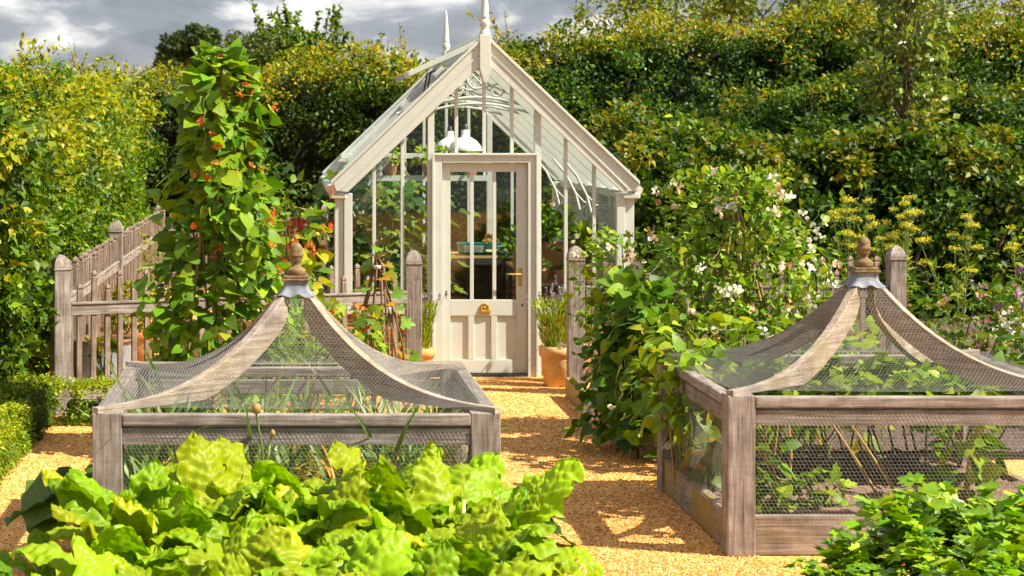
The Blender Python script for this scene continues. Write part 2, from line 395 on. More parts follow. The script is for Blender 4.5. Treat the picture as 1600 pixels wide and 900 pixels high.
rng = np.random.default_rng(13); n = 70; L = Leaves(T_OVAL) if 'T_OVAL' in globals() else None
P = np.stack([np.concatenate([rng.uniform(1.0, 2.4, 45), rng.uniform(-2.0, -1.05, 25)]), rng.uniform(9.9, 17.5, n), np.full(n, .012)], 1)
L.add(P, rdir(rng, n)*np.array([1, 1, .1]), np.array([0, 0, 1])+rdir(rng, n)*.3, rng.uniform(.02, .05, n), palette(rng, n, [(.20, .26, .04), (.38, .28, .05), (.30, .15, .05), (.12, .2, .03)]))
tag(L.build('leaf_litter', LEAF), 'few small fallen leaves scattered over the gravel path', 'fallen leaves', kind='stuff')
# ------------------------------------------------------------------ hedges and trees
HEDGE_PAL = [(.022, .06, .012), (.045, .105, .014), (.085, .155, .016), (.15, .215, .018)]
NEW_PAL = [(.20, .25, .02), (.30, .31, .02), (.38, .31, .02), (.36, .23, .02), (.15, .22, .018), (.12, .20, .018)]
def hedge(name, label, x0, x1, y0, y1, zt, seed, leaf=.068, spacing=.29, per=96, sides=('front', 'top'), newtop=.35, neww=.65, pal=HEDGE_PAL, npal=NEW_PAL, wts=(3, 3, 2, 1),
          slope=0.0, amp=.28, group=None, glob=.0, mat=LEAF, z0=0, shoots=0, sh_h=.6, trunks=0, rad=None, topback=True):
    rng = np.random.default_rng(seed); root = thing(name, label, 'hedge', ((x0+x1)/2, y0, 0), 0, group)
    off = np.array([(x0+x1)/2, y0, 0]); ztf = zt if callable(zt) else (lambda x, y: np.full(np.shape(x), float(zt)))
    C, N = [], []
    def face(area, fn, nor):
        k = max(4, int(area/spacing**2*1.25)); p = fn(rng.uniform(0, 1, (k, 2))); C.append(p); N.append(np.broadcast_to(nor, (k, 3)))
    zm = float(np.mean(ztf(np.linspace(x0, x1, 9), np.full(9, y0))))
    def front(u):
        x = x0+(x1-x0)*u[:, 0]; z = z0+(ztf(x, x*0+y0)-z0)*u[:, 1]; return np.stack([x, y0+slope*np.maximum(0, z-zm*.45)**1.3, z], 1)
    if 'front' in sides: face((x1-x0)*(zm-z0), front, (0, -1, .12))
    if 'top' in sides:
        def top(u):
            x = x0+(x1-x0)*u[:, 0]; ya_ = y0+slope*max(0, zm*.55)**1.3; y = ya_+(y1-ya_)*u[:, 1]; return np.stack([x, y, ztf(x, y)], 1)
        face((x1-x0)*(y1-y0), top, (0, -.1, 1))
    if 'right' in sides: face((y1-y0)*(zm-z0), lambda u: np.stack([u[:, 0]*0+x1, y0+(y1-y0)*u[:, 0], z0+(ztf(u[:, 0]*0+x1, y0+(y1-y0)*u[:, 0])-z0)*u[:, 1]], 1), (1, 0, .12))
    if 'left' in sides: face((y1-y0)*(zm-z0), lambda u: np.stack([u[:, 0]*0+x0, y0+(y1-y0)*u[:, 0], z0+(zm-z0)*u[:, 1]], 1), (-1, 0, .12))
    C = np.concatenate(C); N = np.concatenate(N).astype(float)
    CI = None
    if amp > .1:
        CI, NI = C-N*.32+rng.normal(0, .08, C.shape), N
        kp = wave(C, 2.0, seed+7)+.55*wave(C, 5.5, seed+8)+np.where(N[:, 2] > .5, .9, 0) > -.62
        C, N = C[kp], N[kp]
    b = wave(C, 1.7, seed+1)*.7+wave(C, 4.5, seed+2)*.45
    C = C+N*(amp*b+rng.normal(0, amp*.35, len(C)))[:, None]
    hue = wave(C, .9, seed+3); cj = np.exp(rng.normal(0, .24, len(C)))
    uc = rng.uniform(0, 1, len(C)); L = Leaves(T_HEDGE)
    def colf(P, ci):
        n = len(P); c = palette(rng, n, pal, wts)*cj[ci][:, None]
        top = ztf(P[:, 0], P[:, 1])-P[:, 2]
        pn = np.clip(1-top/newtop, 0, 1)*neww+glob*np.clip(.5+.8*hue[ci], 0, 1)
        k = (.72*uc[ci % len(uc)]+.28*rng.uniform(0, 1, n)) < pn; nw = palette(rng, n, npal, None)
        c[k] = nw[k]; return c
    rr = rad or spacing*.95
    clumps(L, rng, C, N, rng.uniform(.7, 1.3, len(C))*rr, per, leaf, colf)
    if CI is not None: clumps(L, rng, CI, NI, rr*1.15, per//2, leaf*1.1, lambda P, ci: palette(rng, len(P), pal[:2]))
    stems = MB()
    for i in range(shoots):
        x = rng.uniform(x0+.1, x1-.1); y = rng.uniform(y0+.1, (y0+y1)/2+.1); z = float(ztf(np.array(x), np.array(y)))
        h = sh_h*rng.uniform(.4, 1.2); lean = rng.normal(0, .18, 2)*h
        pts = [(x+lean[0]*t*t, y+lean[1]*t*t, z-.2+(h+.2)*t) for t in (0, .35, .7, 1)]
        stems.tube([Vector(p)-Vector(off) for p in pts], [.008, .007, .005, .003], 4)
        m = int(9+h*26); t = rng.uniform(.25, 1, m); P = np.stack([x+lean[0]*t*t, y+lean[1]*t*t, z-.2+(h+.2)*t], 1)
        d = rdir(rng, m)+np.array([0, 0, .5]); L.add(P, d, rdir(rng, m)+np.array([0, -.2, 1]), leaf*rng.uniform(.5, 1.1, m), palette(rng, m, npal if rng.uniform() < .7 else pal))
    for i in range(trunks):
        tk = MB(); x = rng.uniform(x0+.3, x1-.3); h = zm*rng.uniform(.6, .85); q = [(x+rng.normal(0, .07), y0-.02+.12*rng.uniform(), h*t) for t in (0, .3, .6, 1)]
        tk.tube([Vector(p)-Vector(off) for p in q], [.05, .04, .03, .012], 6)
        for b_ in range(4):
            a = Vector(q[1]).lerp(Vector(q[2]), rng.uniform(.3, 1)); e_ = a+Vector((rng.normal(0, .4), rng.uniform(-.15, .05), rng.uniform(.1, .5)))
            tk.tube([a-Vector(off), e_-Vector(off)], [.014, .005], 5)
        tk.build('trunk', BARK, root)
    for p in L.P: p -= off
    L.build('foliage', mat, root)
    if stems.v: stems.build('stems', BARK, root)
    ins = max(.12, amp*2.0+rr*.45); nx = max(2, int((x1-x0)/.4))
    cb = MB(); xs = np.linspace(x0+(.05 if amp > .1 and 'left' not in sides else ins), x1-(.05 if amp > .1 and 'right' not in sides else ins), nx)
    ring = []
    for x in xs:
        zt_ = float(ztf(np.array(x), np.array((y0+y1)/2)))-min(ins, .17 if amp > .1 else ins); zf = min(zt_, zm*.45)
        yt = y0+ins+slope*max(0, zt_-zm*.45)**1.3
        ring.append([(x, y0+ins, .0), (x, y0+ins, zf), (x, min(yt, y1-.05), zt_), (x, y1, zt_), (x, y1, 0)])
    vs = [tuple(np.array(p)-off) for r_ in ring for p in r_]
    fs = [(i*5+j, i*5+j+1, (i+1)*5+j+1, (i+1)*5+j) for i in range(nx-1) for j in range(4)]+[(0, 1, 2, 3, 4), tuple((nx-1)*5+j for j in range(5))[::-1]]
    cb.add(vs, fs).build('shade_core', CORE, root)  # added solid filler that stops light leaking, painted dark as inner shade
    return root

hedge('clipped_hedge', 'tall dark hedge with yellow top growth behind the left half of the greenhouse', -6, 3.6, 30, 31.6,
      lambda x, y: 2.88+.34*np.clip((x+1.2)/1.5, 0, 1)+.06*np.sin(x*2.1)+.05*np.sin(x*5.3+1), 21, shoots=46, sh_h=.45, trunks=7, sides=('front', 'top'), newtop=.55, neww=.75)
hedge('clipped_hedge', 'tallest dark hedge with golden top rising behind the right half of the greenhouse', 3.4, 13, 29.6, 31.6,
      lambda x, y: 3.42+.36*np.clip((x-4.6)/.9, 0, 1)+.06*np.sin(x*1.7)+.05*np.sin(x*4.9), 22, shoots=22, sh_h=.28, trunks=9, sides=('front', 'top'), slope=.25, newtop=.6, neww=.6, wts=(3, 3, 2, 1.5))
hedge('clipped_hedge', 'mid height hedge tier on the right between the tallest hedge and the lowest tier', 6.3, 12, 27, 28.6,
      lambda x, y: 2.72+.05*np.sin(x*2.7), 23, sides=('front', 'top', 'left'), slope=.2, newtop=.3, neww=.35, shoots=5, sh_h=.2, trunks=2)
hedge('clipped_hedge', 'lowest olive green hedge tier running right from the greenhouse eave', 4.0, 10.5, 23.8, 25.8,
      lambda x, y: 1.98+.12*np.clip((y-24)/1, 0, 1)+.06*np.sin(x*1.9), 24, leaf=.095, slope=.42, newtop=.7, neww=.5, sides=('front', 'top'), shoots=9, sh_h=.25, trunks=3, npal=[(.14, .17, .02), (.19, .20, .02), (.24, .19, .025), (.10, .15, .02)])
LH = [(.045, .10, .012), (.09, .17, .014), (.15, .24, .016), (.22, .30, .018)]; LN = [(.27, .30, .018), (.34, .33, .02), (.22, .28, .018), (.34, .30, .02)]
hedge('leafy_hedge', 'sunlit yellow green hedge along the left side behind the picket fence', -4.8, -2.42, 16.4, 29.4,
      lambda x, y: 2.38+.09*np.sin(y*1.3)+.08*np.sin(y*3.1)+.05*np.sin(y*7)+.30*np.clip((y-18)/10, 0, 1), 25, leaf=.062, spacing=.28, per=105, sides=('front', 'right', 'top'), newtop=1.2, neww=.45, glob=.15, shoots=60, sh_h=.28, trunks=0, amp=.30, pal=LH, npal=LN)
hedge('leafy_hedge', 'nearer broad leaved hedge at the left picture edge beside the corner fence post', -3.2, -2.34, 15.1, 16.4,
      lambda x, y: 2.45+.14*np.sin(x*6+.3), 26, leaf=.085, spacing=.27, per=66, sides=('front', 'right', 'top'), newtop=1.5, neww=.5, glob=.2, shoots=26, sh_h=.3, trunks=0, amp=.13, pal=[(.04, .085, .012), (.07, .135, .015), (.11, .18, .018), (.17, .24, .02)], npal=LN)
BOX_PAL = [(.09, .17, .012), (.15, .24, .015), (.23, .32, .018)]
BOXN = [(.24, .31, .02), (.30, .33, .025)]
hedge('box_hedge', 'low clipped box hedge at the left edge with a lime green top, nearest the camera', -2.5, -1.93, 12.2, 14.35, .29, 31, leaf=.024, spacing=.075, per=46, sides=('front', 'right', 'top'), amp=.02, newtop=.12, neww=.7, pal=BOX_PAL, npal=BOXN)
hedge('box_hedge', 'darker low box hedge block in the middle of the left row', -2.5, -1.9, 14.4, 15.35, .36, 32, leaf=.024, spacing=.075, per=46, sides=('front', 'right', 'top'), amp=.02, newtop=.08, neww=.5, pal=[(.04, .09, .01), (.07, .13, .012), (.11, .17, .015)], npal=BOXN)
hedge('box_hedge', 'low box hedge with bright tips in front of the corner fence post', -1.88, -.75, 15.35, 15.75, .27, 33, leaf=.026, spacing=.08, per=42, sides=('front', 'left', 'right', 'top'), amp=.02, newtop=.16, neww=.7, pal=BOX_PAL, npal=BOXN)

def tree(name, label, loc, trunk_h, crown, seed, leaf, pal, n=70, per=60, tr=.06, mat=LEAF, cat='tree', wts=None, rad=.3):
    """crown: list of ellipsoids (cx,cy,cz,rx,ry,rz)"""
    rng = np.random.default_rng(seed); root = thing(name, label, cat, loc)
    w = MB(); top = max(c[2] for c in crown)
    w.tube([(0, 0, 0), (.03, 0, trunk_h*.5), (-.02, .02, trunk_h), (.01, 0, top)], [tr, tr*.8, tr*.62, tr*.2], 8)
    C, N = [], []
    for cx, cy, cz, rx, ry, rz in crown:
        k = max(4, int(n/len(crown))); d = rdir(rng, k); r = rng.uniform(.45, 1, k)[:, None]**.5
        p = np.array([cx, cy, cz])+d*r*np.array([rx, ry, rz]); C.append(p); N.append(d)
        for i in range(0, k, 3):
            s = Vector((rng.normal(0, .02), rng.normal(0, .02), trunk_h*rng.uniform(.8, 1.0)+.5*(max(cz-rz, trunk_h)-trunk_h)))
            e_ = Vector(p[i]); m_ = (s+e_)/2+Vector((0, 0, .12*rz)); w.tube([s, m_, e_], [tr*.3, tr*.2, tr*.06], 5)
    w.build('trunk', BARK, root)
    C = np.concatenate(C); N = np.concatenate(N); L = Leaves(T_HEDGE); cj = np.exp(rng.normal(0, .2, len(C)))
    clumps(L, rng, C, N, rad*rng.uniform(.7, 1.3, len(C)), per, leaf, lambda P, ci: palette(rng, len(P), pal, wts)*cj[ci][:, None])
    L.build('crown', mat, root)
    return root
DK = [(.02, .045, .02), (.03, .06, .025), (.045, .08, .03)]
tree('broadleaf_tree', 'dark blue green rounded tree far off against the cloud on the left', (-4.75, 92, 0), 3.6, [(-.55, 0, 6.3, .7, 1, .6), (.45, 0, 6.75, .85, 1, .55), (.6, 0, 6.0, .9, 1, .5), (-.9, 0, 5.6, .5, 1, .4)], 41, .17, DK, 150, 70, .2, rad=.3)
tree('broadleaf_tree', 'dark spreading tree just right of the far rounded tree, above the hedge', (-.65, 60, 0), 2.0, [(-.7, 0, 4.75, .7, 1, .5), (.1, 0, 4.8, .7, 1, .5), (.8, 0, 4.4, .7, 1, .45), (-.1, 0, 4.1, 1.3, 1, .5)], 42, .12, [(.03, .06, .015), (.05, .09, .02), (.09, .13, .02)], 130, 60, .14, rad=.36)
tree('broadleaf_tree', 'yellow green tree top showing above the tall hedge at upper right', (7.6, 36, 0), 2.6, [(-1.4, 0, 4.4, .8, .8, .45), (-.3, 0, 4.7, 1.0, .8, .5), (1.2, 0, 4.6, 1.2, .8, .5), (2.6, 0, 4.6, 1.2, .8, .5), (4.0, 0, 4.6, 1.2, .8, .5), (5.4, 0, 4.6, 1.2, .8, .5)], 43, .085, [(.06, .11, .015), (.12, .175, .02), (.2, .235, .022)], 260, 60, .1, rad=.33)
tree('pear_tree', 'small grey green tree with a slim pale trunk standing before the right hedges', (8.15, 26.2, 0), 2.4, [(0, 0, 2.75, .45, .35, .35), (-.1, 0, 3.25, .58, .4, .5), (.05, 0, 3.8, .5, .4, .45), (.0, 0, 4.3, .36, .3, .45)], 44, .10, [(.08, .13, .05), (.13, .19, .08), (.20, .26, .12), (.24, .30, .07)], 110, 26, .045, LEAFG, rad=.2)

def sapling(label, loc, h, seed, pal, nst=5, leaf=.1, spread=.35, dens=34, name='sapling', group=None):
    rng = np.random.default_rng(seed); root = thing(name, label, 'sapling', loc, 0, group); w = MB(); L = Leaves(T_OVAL)
    for i in range(nst):
        lean = rng.normal(0, spread, 2); hh = h*rng.uniform(.68, 1.0)
        f = lambda t: np.array([lean[0]*t**1.6, lean[1]*t**1.6, hh*t])
        w.tube([f(t) for t in (0, .25, .5, .75, 1)], [.022, .018, .013, .009, .004], 5)
        stemsets = [(f, .45, 1.0, dens)]
        for b in range(5):
            t0 = rng.uniform(.5, .9); a = f(t0); d = np.array([*rng.normal(0, .5, 2), .55])*h*.14
            w.tube([a, a+d*.6, a+d], [.007, .005, .002], 4); stemsets.append((lambda t, a=a, d=d: a+d*t, .1, 1, dens//3))
        for fn, ta, tb, m in stemsets:
            t = rng.uniform(ta, tb, m); P = np.array([fn(x) for x in t]); d = rdir(rng, m)+np.array([0, 0, .35])
            L.add(P, d, rdir(rng, m)*.6+np.array([.1, -.2, 1]), leaf*rng.uniform(.5, 1.2, m), palette(rng, m, pal))
    w.build('stems', BARK, root); L.build('foliage', LEAF, root); return root
SG = [(.06, .12, .02), (.10, .18, .025), (.16, .24, .03)]
SY = [(.16, .19, .03), (.24, .25, .03), (.34, .27, .04)]
sapling('leafy green sapling with upright shoots reaching the top of the picture left of the roof', (.25, 33, 0), 4.7, 51, SG, 30, .10, .62, 170)
sapling('slim green shoot just left of the tallest leafy sapling', (-.15, 33.2, 0), 4.45, 52, SG, 9, .09, .3, 150)
sapling('wispy yellow shoots on the skyline between the far tree and the left edge', (-3.05, 33, 0), 3.9, 53, SY, 9, .085, .3, 60)
sapling('thin yellow twiggy shoots at the far left skyline', (-4.75, 33, 0), 3.8, 54, SY, 8, .07, .35, 34)
sapling('sparse yellow shoots left of the rear roof spike', (2.0, 33, 0), 4.15, 55, SY, 14, .08, .55, 50)
sapling('golden shoots right of the front roof spike', (3.95, 33, 0), 4.4, 56, SY, 14, .09, .45, 60)

# ------------------------------------------------------------------ greenhouse (local: x across, y depth, origin at the sill of the door)
GX, GY = 1.806, 18.46
gh = thing('greenhouse', 'cream painted timber greenhouse with a steep glazed gable and roof spikes on a brick base', 'greenhouse', (GX, GY, 0))
HW, EZ, AZ, LEN, WZ0 = 1.40, 1.74, 3.07, 4.6, .64
sl_ = (AZ-EZ)/HW
def roofz(x): return AZ-sl_*abs(x)
m = MB(); m.box(-HW, -.47, .02, .22, 0, WZ0-.06); m.box(.47, HW, .02, .22, 0, WZ0-.06); m.box(-HW, -HW+.2, .22, LEN-.2, 0, WZ0-.06); m.box(HW-.2, HW, .22, LEN-.2, 0, WZ0-.06); m.box(-HW, HW, LEN-.2, LEN, 0, WZ0-.06)
m.build('plinth_wall', BRICK, gh)
m = MB(); m.box(-HW-.02, -.47, -.02, .2, WZ0-.06, WZ0); m.box(.47, HW+.02, -.02, .2, WZ0-.06, WZ0); m.box(-HW-.02, -HW+.16, .2, LEN, WZ0-.06, WZ0); m.box(HW-.16, HW+.02, .2, LEN, WZ0-.06, WZ0); m.box(-HW+.16, HW-.16, LEN-.16, LEN, WZ0-.06, WZ0)
m.build('sill', CREAM, gh, .006)
for sx in (-1, 1):
    for y in (0, LEN-.16):
        m = MB(); a, b = sorted((sx*HW, sx*(HW-.085))); m.box(a, b, y+.01, y+.15, WZ0, EZ-.03)
        a, b = sorted((sx*(HW-.087), sx*(HW-.165))); m.box(a, b, y-.012, y+.14, WZ0, EZ-.03)
        m.build('corner_post', CREAM, gh, .005)
        # capital block with little bracket
        m = MB(); a, b = sorted((sx*(HW-.11), sx*(HW+.05))); m.box(a, b, y-.04, y+.15, EZ-.08, EZ-.028); m.build('eave_block', CREAM, gh, .01)
# gable mullions
def gable(y, front):
    ms_ = []
    for x in (-1.03, -.765, -.26, .0, .26, .765, 1.03):
        zb = 2.06 if abs(x) < .4 and front else WZ0
        m = MB(); m.box(x-.016, x+.016, y+.03, y+.075, zb, roofz(x)-.10); m.build('glazing_bar', CREAM, gh, .003)
    for x in (-.5, .5):
        m = MB(); m.box(x-.03, x+.03, y+.0, y+.09, 0 if front else WZ0, roofz(x)-.10); m.build('jamb_post', CREAM, gh, .004)
    if not front:
        m = MB(); m.box(-HW+.17, HW-.17, y+.02, y+.08, 1.98, 2.04); m.build('cross_rail', CREAM, gh, .003)
gable(0, True); gable(LEN-.1, False)
# barge boards
bw = .215
for y0_, y1_, f in ((-.055, -.01, 1), (LEN+.01, LEN+.05, 0)):
    for sx in (-1, 1):
        xo, xi = sx*(HW+.03), sx*.045
        p = [(xi, AZ+.05), (xo, AZ+.05-sl_*(HW-.01)), (xo, AZ+.05-sl_*(HW-.01)-.06), (sx*(HW-.12), AZ+.05-bw*1.05-sl_*(HW-.165)), (xi, AZ+.05-bw*1.05)]
        MB().prism(p, y0_, y1_).build('bargeboard', CREAM, gh, .004)
        # raised bead along the top edge
        q = [(xi, AZ+.085), (xo+sx*.01, AZ+.085-sl_*HW), (xo+sx*.01, AZ+.05-sl_*HW), (xi, AZ+.05)]
        MB().prism(q, y0_-.022, y1_+.03).build('verge_bead', CREAM, gh, .004)
        q = [(xi, AZ-.045), (xo-sx*.1, AZ-.045-sl_*(HW-.07)), (xo-sx*.1, AZ-.058-sl_*(HW-.07)), (xi, AZ-.058)]
        MB().prism(q, y0_-.008, y0_+.002).build('bead', CREAM, gh)
# apex pendant
m = MB(); m.prism([(-.052, AZ+.12), (.052, AZ+.12), (.052, AZ-.20), (.012, AZ-.33), (-.012, AZ-.33), (-.052, AZ-.20)], -.085, .03); m.build('apex_pendant', CREAM, gh, .004)
def spire(y, s=1.0):
    pr = [(.052, 0), (.052, .03), (.036, .05), (.034, .07), (.046, .095), (.051, .12), (.045, .148), (.032, .16), (.041, .168), (.041, .18), (.038, .19), (.032, .30), (.023, .41), (.014, .50), (.006, .55), (0, .555)]
    MB().lathe([(r*s, z*s) for r, z in pr], 20, (0, y, AZ+.11)).build('spire', CREAM, gh)
spire(-.03); spire(LEN-.02, .95)
# ridge with toothed cresting
m = MB(); m.box(-.035, .035, .03, LEN-.05, AZ-.06, AZ+.075); m.build('ridge_beam', CREAM, gh, .004)
m = MB()
for i in range(46):
    y = .07+i*(LEN-.2)/45; m.prism([(-.006, AZ+.075), (.006, AZ+.075), (.004, AZ+.135), (-.004, AZ+.135)], y-.022, y+.022); m.prism([(-.008, AZ+.13), (.008, AZ+.13), (.008, AZ+.155), (-.008, AZ+.155)], y-.034, y+.034)
m.build('ridge_cresting', CREAM, gh)
# rafters, wall bars, glass
NB = 15
for i in range(1, 6):
    y = i*LEN/6
    for sx in (-1, 1):
        m = MB(); m.bar((sx*.03, y, AZ-.095), (sx*(HW-.02), y, AZ-.095-sl_*(HW-.05)), .05, .085); m.build('rafter', CREAM, gh)
for i in range(1, 12):
    y = i*LEN/12; big = i % 2 == 0
    for sx in (-1, 1):
        m = MB(); m.box(*sorted((sx*(HW-.02), sx*(HW-(.11 if big else .04)))), y-(.03 if big else .014), y+(.03 if big else .014), WZ0, EZ-.07); m.build('wall_bar', CREAM, gh)
for sx in (-1, 1):
    m = MB(); a, b = sorted((sx*(HW+.0), sx*(HW-.09))); m.box(a, b, .16, LEN-.16, EZ-.085, EZ-.01); m.build('eaves_plate', CREAM, gh)
    m = MB(); gx = sx*(HW+.035)
    m.tube([(gx, -.02, EZ+.0), (gx, LEN+.04, EZ+.0)], .042, 12); m.build('gutter', CREAM, gh)
    if sx < 0: MB().prism([(gx-.06, EZ+.03), (gx+.03, EZ+.055), (gx+.06, EZ-.03), (gx-.01, EZ-.06)], -.075, -.058).build('gutter_end', mottled('rusted_end', (.18, .08, .045), (.28, .14, .08), (.4, .25, .16), 20), gh)
    gp = .01
    m = MB(); m.add([(sx*.04, .0, AZ-.035), (sx*(HW+.04), .0, AZ-.035-sl_*HW), (sx*(HW+.04), LEN, AZ-.035-sl_*HW), (sx*.04, LEN, AZ-.035)], [(0, 1, 2, 3)]); m.build('roof_glass', GLASS, gh)
    m = MB(); m.add([(sx*(HW-.012), .16, WZ0), (sx*(HW-.012), LEN-.16, WZ0), (sx*(HW-.012), LEN-.16, EZ-.08), (sx*(HW-.012), .16, EZ-.08)], [(0, 1, 2, 3)]); m.build('wall_glass', GLASS, gh)
    # gable glass
    for y in (.052, LEN-.048):
        xs = sorted((sx*.5, sx*(HW-.1))); p = [(xs[0], WZ0), (xs[1], WZ0), (xs[1], roofz(xs[1])-.12), (xs[0], roofz(xs[0])-.12)]
        MB().add([(x, y, z) for x, z in p], [(0, 1, 2, 3)]).build('gable_glass', GLASS, gh)
for y, zb in ((.052, 2.04), (LEN-.048, WZ0)):
    MB().add([(-.5, y, zb), (.5, y, zb), (.5, y, roofz(.5)-.12), (0, y, AZ-.12), (-.5, y, roofz(.5)-.12)], [(0, 1, 2, 3, 4)]).build('gable_glass', GLASS, gh)
# opening roof vent, left slope, hinged at the ridge
vt = MB(); hx, hz = -.05, AZ+.05; ex, ez = -.69, AZ-.235
dv = Vector((ex-hx, 0, ez-hz)).normalized(); nv_ = Vector((-dv.z, 0, dv.x)); nv_ = -nv_ if nv_.z < 0 else nv_
def vbar(a, b, w, h): return MB().bar(a, b, w, h, nv_)
v = MB(); ya, yb = .28, 1.75
for y in (ya, (ya+yb)/2, yb): v.bar((hx, y, hz), (ex, y, ez), .055 if y != (ya+yb)/2 else .03, .05, nv_)
v.bar((ex, ya-.027, ez), (ex, yb+.027, ez), .10, .052, nv_); v.bar((hx, ya, hz), (hx, yb, hz), .05, .05, nv_)
vo = v.build('roof_vent', CREAM, gh, .003)
v = MB(); v.bar((hx+dv.x*.03, (ya+yb)/2, hz+dv.z*.03), (ex-dv.x*.05, (ya+yb)/2, ez-dv.z*.05), yb-ya-.05, .006, nv_); v.build('vent_glass', GLASS, vo)
v = MB(); 
for y in (.75, 1.25): v.tube([(-.5, y, roofz(.5)+.0), (-.45, y, AZ-.2), (-.4, y, AZ-.19)], .008, 6)
v.build('vent_stay', DARKIRON, vo)
# trusses: arched collar with a ring tracery and wall spandrels carrying an A
def ringpts(cx, cz, r, y, n=20): return [(cx+r*math.cos(2*math.pi*i/n), y, cz+r*math.sin(2*math.pi*i/n)) for i in range(n+1)]
for i in (1, 2, 4):
    y = i*LEN/6; m = MB()
    m.tube([(x, y, 2.46+.16*math.cos(x/.72*math.pi/2)) for x in np.linspace(-.66, .66, 13)], .016, 6)
    m.tube([(x, y, 2.40+.16*math.cos(x/.72*math.pi/2)) for x in np.linspace(-.69, .69, 13)], .013, 6)
    m.tube(ringpts(0, 2.80, .095, y), .012, 6)
    for a in range(4): m.tube([(0, y, 2.80), (.09*math.cos(a*math.pi/2+.78), y, 2.80+.09*math.sin(a*math.pi/2+.78))], .008, 5)
    for sx in (-1, 1):
        m.tube(ringpts(sx*.2, 2.69, .06, y, 14), .009, 5); m.tube([(sx*.1, y, 2.76), (sx*.34, y, 2.64)], .010, 5); m.tube([(0, y, 2.92), (sx*.16, y, 2.90)], .009, 5)
    m.build('roof_tracery', CREAM, gh)
    for sx in (-1, 1):
        m = MB(); X = lambda d: sx*(HW-.10-d)
        m.tube([(X(0), y, 1.12), (X(.06), y, 1.22), (X(.155), y, 1.36), (X(.19), y, 1.5), (X(.23), y, 1.66), (X(.33), y, 1.86), (X(.46), y, 2.02)], [.012, .014, .016, .016, .015, .012, .010], 6)
        m.tube(ringpts(X(.088), 1.46, .082, y), .014, 6)
        m.tube([(X(.035), y, 1.405), (X(.088), y, 1.525), (X(.14), y, 1.405)], .009, 5); m.tube([(X(.055), y, 1.44), (X(.12), y, 1.44)], .007, 5)
        m.tube([(X(.0), y, 1.56), (X(.14), y, 1.57), (X(.24), y, 1.68)], .010, 5)
        m.build('spandrel', CREAM, gh)
# door frame
m = MB(); m.box(-.475, -.40, -.055, .05, 0, 2.065); m.box(.40, .475, -.055, .05, 0, 2.065); m.box(-.40, .40, -.055, .05, 1.995, 2.065)
m.box(-.495, -.473, -.075, -.02, 0, 2.085); m.box(.473, .495, -.075, -.02, 0, 2.085); m.box(-.473, .473, -.075, -.02, 2.063, 2.085)
m.build('door_frame', CREAM, gh, .004)
m = MB(); m.box(-.4, .4, -.05, .06, .0, .022); m.build('threshold', DARKIRON, gh)
dr = MB(); zlr, zpt, zpb = .715, .565, .155
dr.box(-.395, -.318, .0, .042, .03, 1.99); dr.box(.298, .395, .0, .042, .03, 1.99); dr.box(-.318, .298, .0, .042, 1.91, 1.99)
dr.box(-.318, .298, .0, .042, zpt, zlr); dr.box(-.318, .298, .0, .042, .03, zpb)
for x in (-.125, .09): dr.box(x-.028, x+.028, .001, .041, zpb, zpt)
dr.box(-.318, .298, .022, .034, zpb, zpt)
door = dr.build('door', CREAM, gh, .004)
for x in (-.118, .092): MB().box(x-.017, x+.017, .004, .038, zlr, 1.91).build('glazing_bar', CREAM, door, .003)
MB().box(-.318, .298, .02, .024, zlr, 1.91).build('door_glass', GLASS, door)
m = MB(); m.box(.315, .349, -.008, .002, .84, 1.01); h_ = m.build('handle_plate', BRASS, door, .003)
m = MB(); m.tube([(.332, -.004, .955), (.332, -.05, .955), (.30, -.055, .955), (.215, -.053, .957)], [.010, .009, .009, .008], 10); m.build('lever_handle', BRASS, door)
m = MB(); m.lathe([(.0, -.012), (.009, -.01), (.009, 0)], 12, (0, 0, 0)); 
for v_ in range(len(m.v)): x, y, z = m.v[v_]; m.v[v_] = (.353+x, z-.0, .665+y)
m.build('keyhole', DARKIRON, door)
# brass plaque: domed plate on a stepped foot
pts = [(-.058, 0), (.058, 0), (.062, .032), (.046, .034)]+[(.046*math.cos(a), .052+.046*math.sin(a)) for a in np.linspace(-.1, math.pi+.1, 15)]+[(-.046, .034), (-.062, .032)]
m = MB().prism([(x, z+.588) for x, z in pts], -.010, .001); pq = m.build('plaque', BRASS, door, .002)
m = MB(); m.tube([(.034*math.cos(a), -.012, .643+.034*math.sin(a)) for a in np.linspace(0, 2*math.pi, 21)], .004, 6); m.box(-.045, .045, -.014, -.009, .597, .612)
m.lathe([(0, .0), (.012, .003), (.016, .012), (.01, .02), (0, .024)], 10, (0, -.006, .632)); m.build('plaque_relief', BRASS, pq)

# ------------------------------------------------------------------ things inside the greenhouse
BENCH = mottled('bench_slats', (.30, .17, .07), (.46, .28, .11), (.60, .40, .18), 12)
def bench(label, x0, x1, y0, y1, z, loc):
    b = thing('potting_bench', label, 'bench', loc); W, Dp = x1-x0, y1-y0
    m = MB(); along = W >= Dp
    k = int((Dp if along else W)/.085)
    for i in range(k):
        if along: m.box(x0, x1, y0+i*Dp/k+.004, y0+(i+1)*Dp/k-.004, z-.028, z)
        else: m.box(x0+i*W/k+.004, x0+(i+1)*W/k-.004, y0, y1, z-.028, z)
    m.build('slatted_top', BENCH, b)
    m = MB(); m.box(x0, x1, y0, y0+.03, z-.1, z-.03); m.box(x0, x0+.03, y0+.03, y1, z-.1, z-.03); m.build('apron', DARKIRON, b)
    m = MB(); m.box(x0+.02, x1-.02, y0+.02, y0+.05, .3, .335); m.build('stretcher', DARKIRON, b)
    for x in (x0+.03, x1-.06):
        for y in (y0+.03, y1-.06): MB().box(x, x+.035, y, y+.035, 0, z-.03).build('leg', DARKIRON, b)
    return b
bench('slatted wooden bench across the back of the greenhouse, carrying the green trays', -.75, .75, 0, .75, .90, (GX-.05, 22.15, 0))
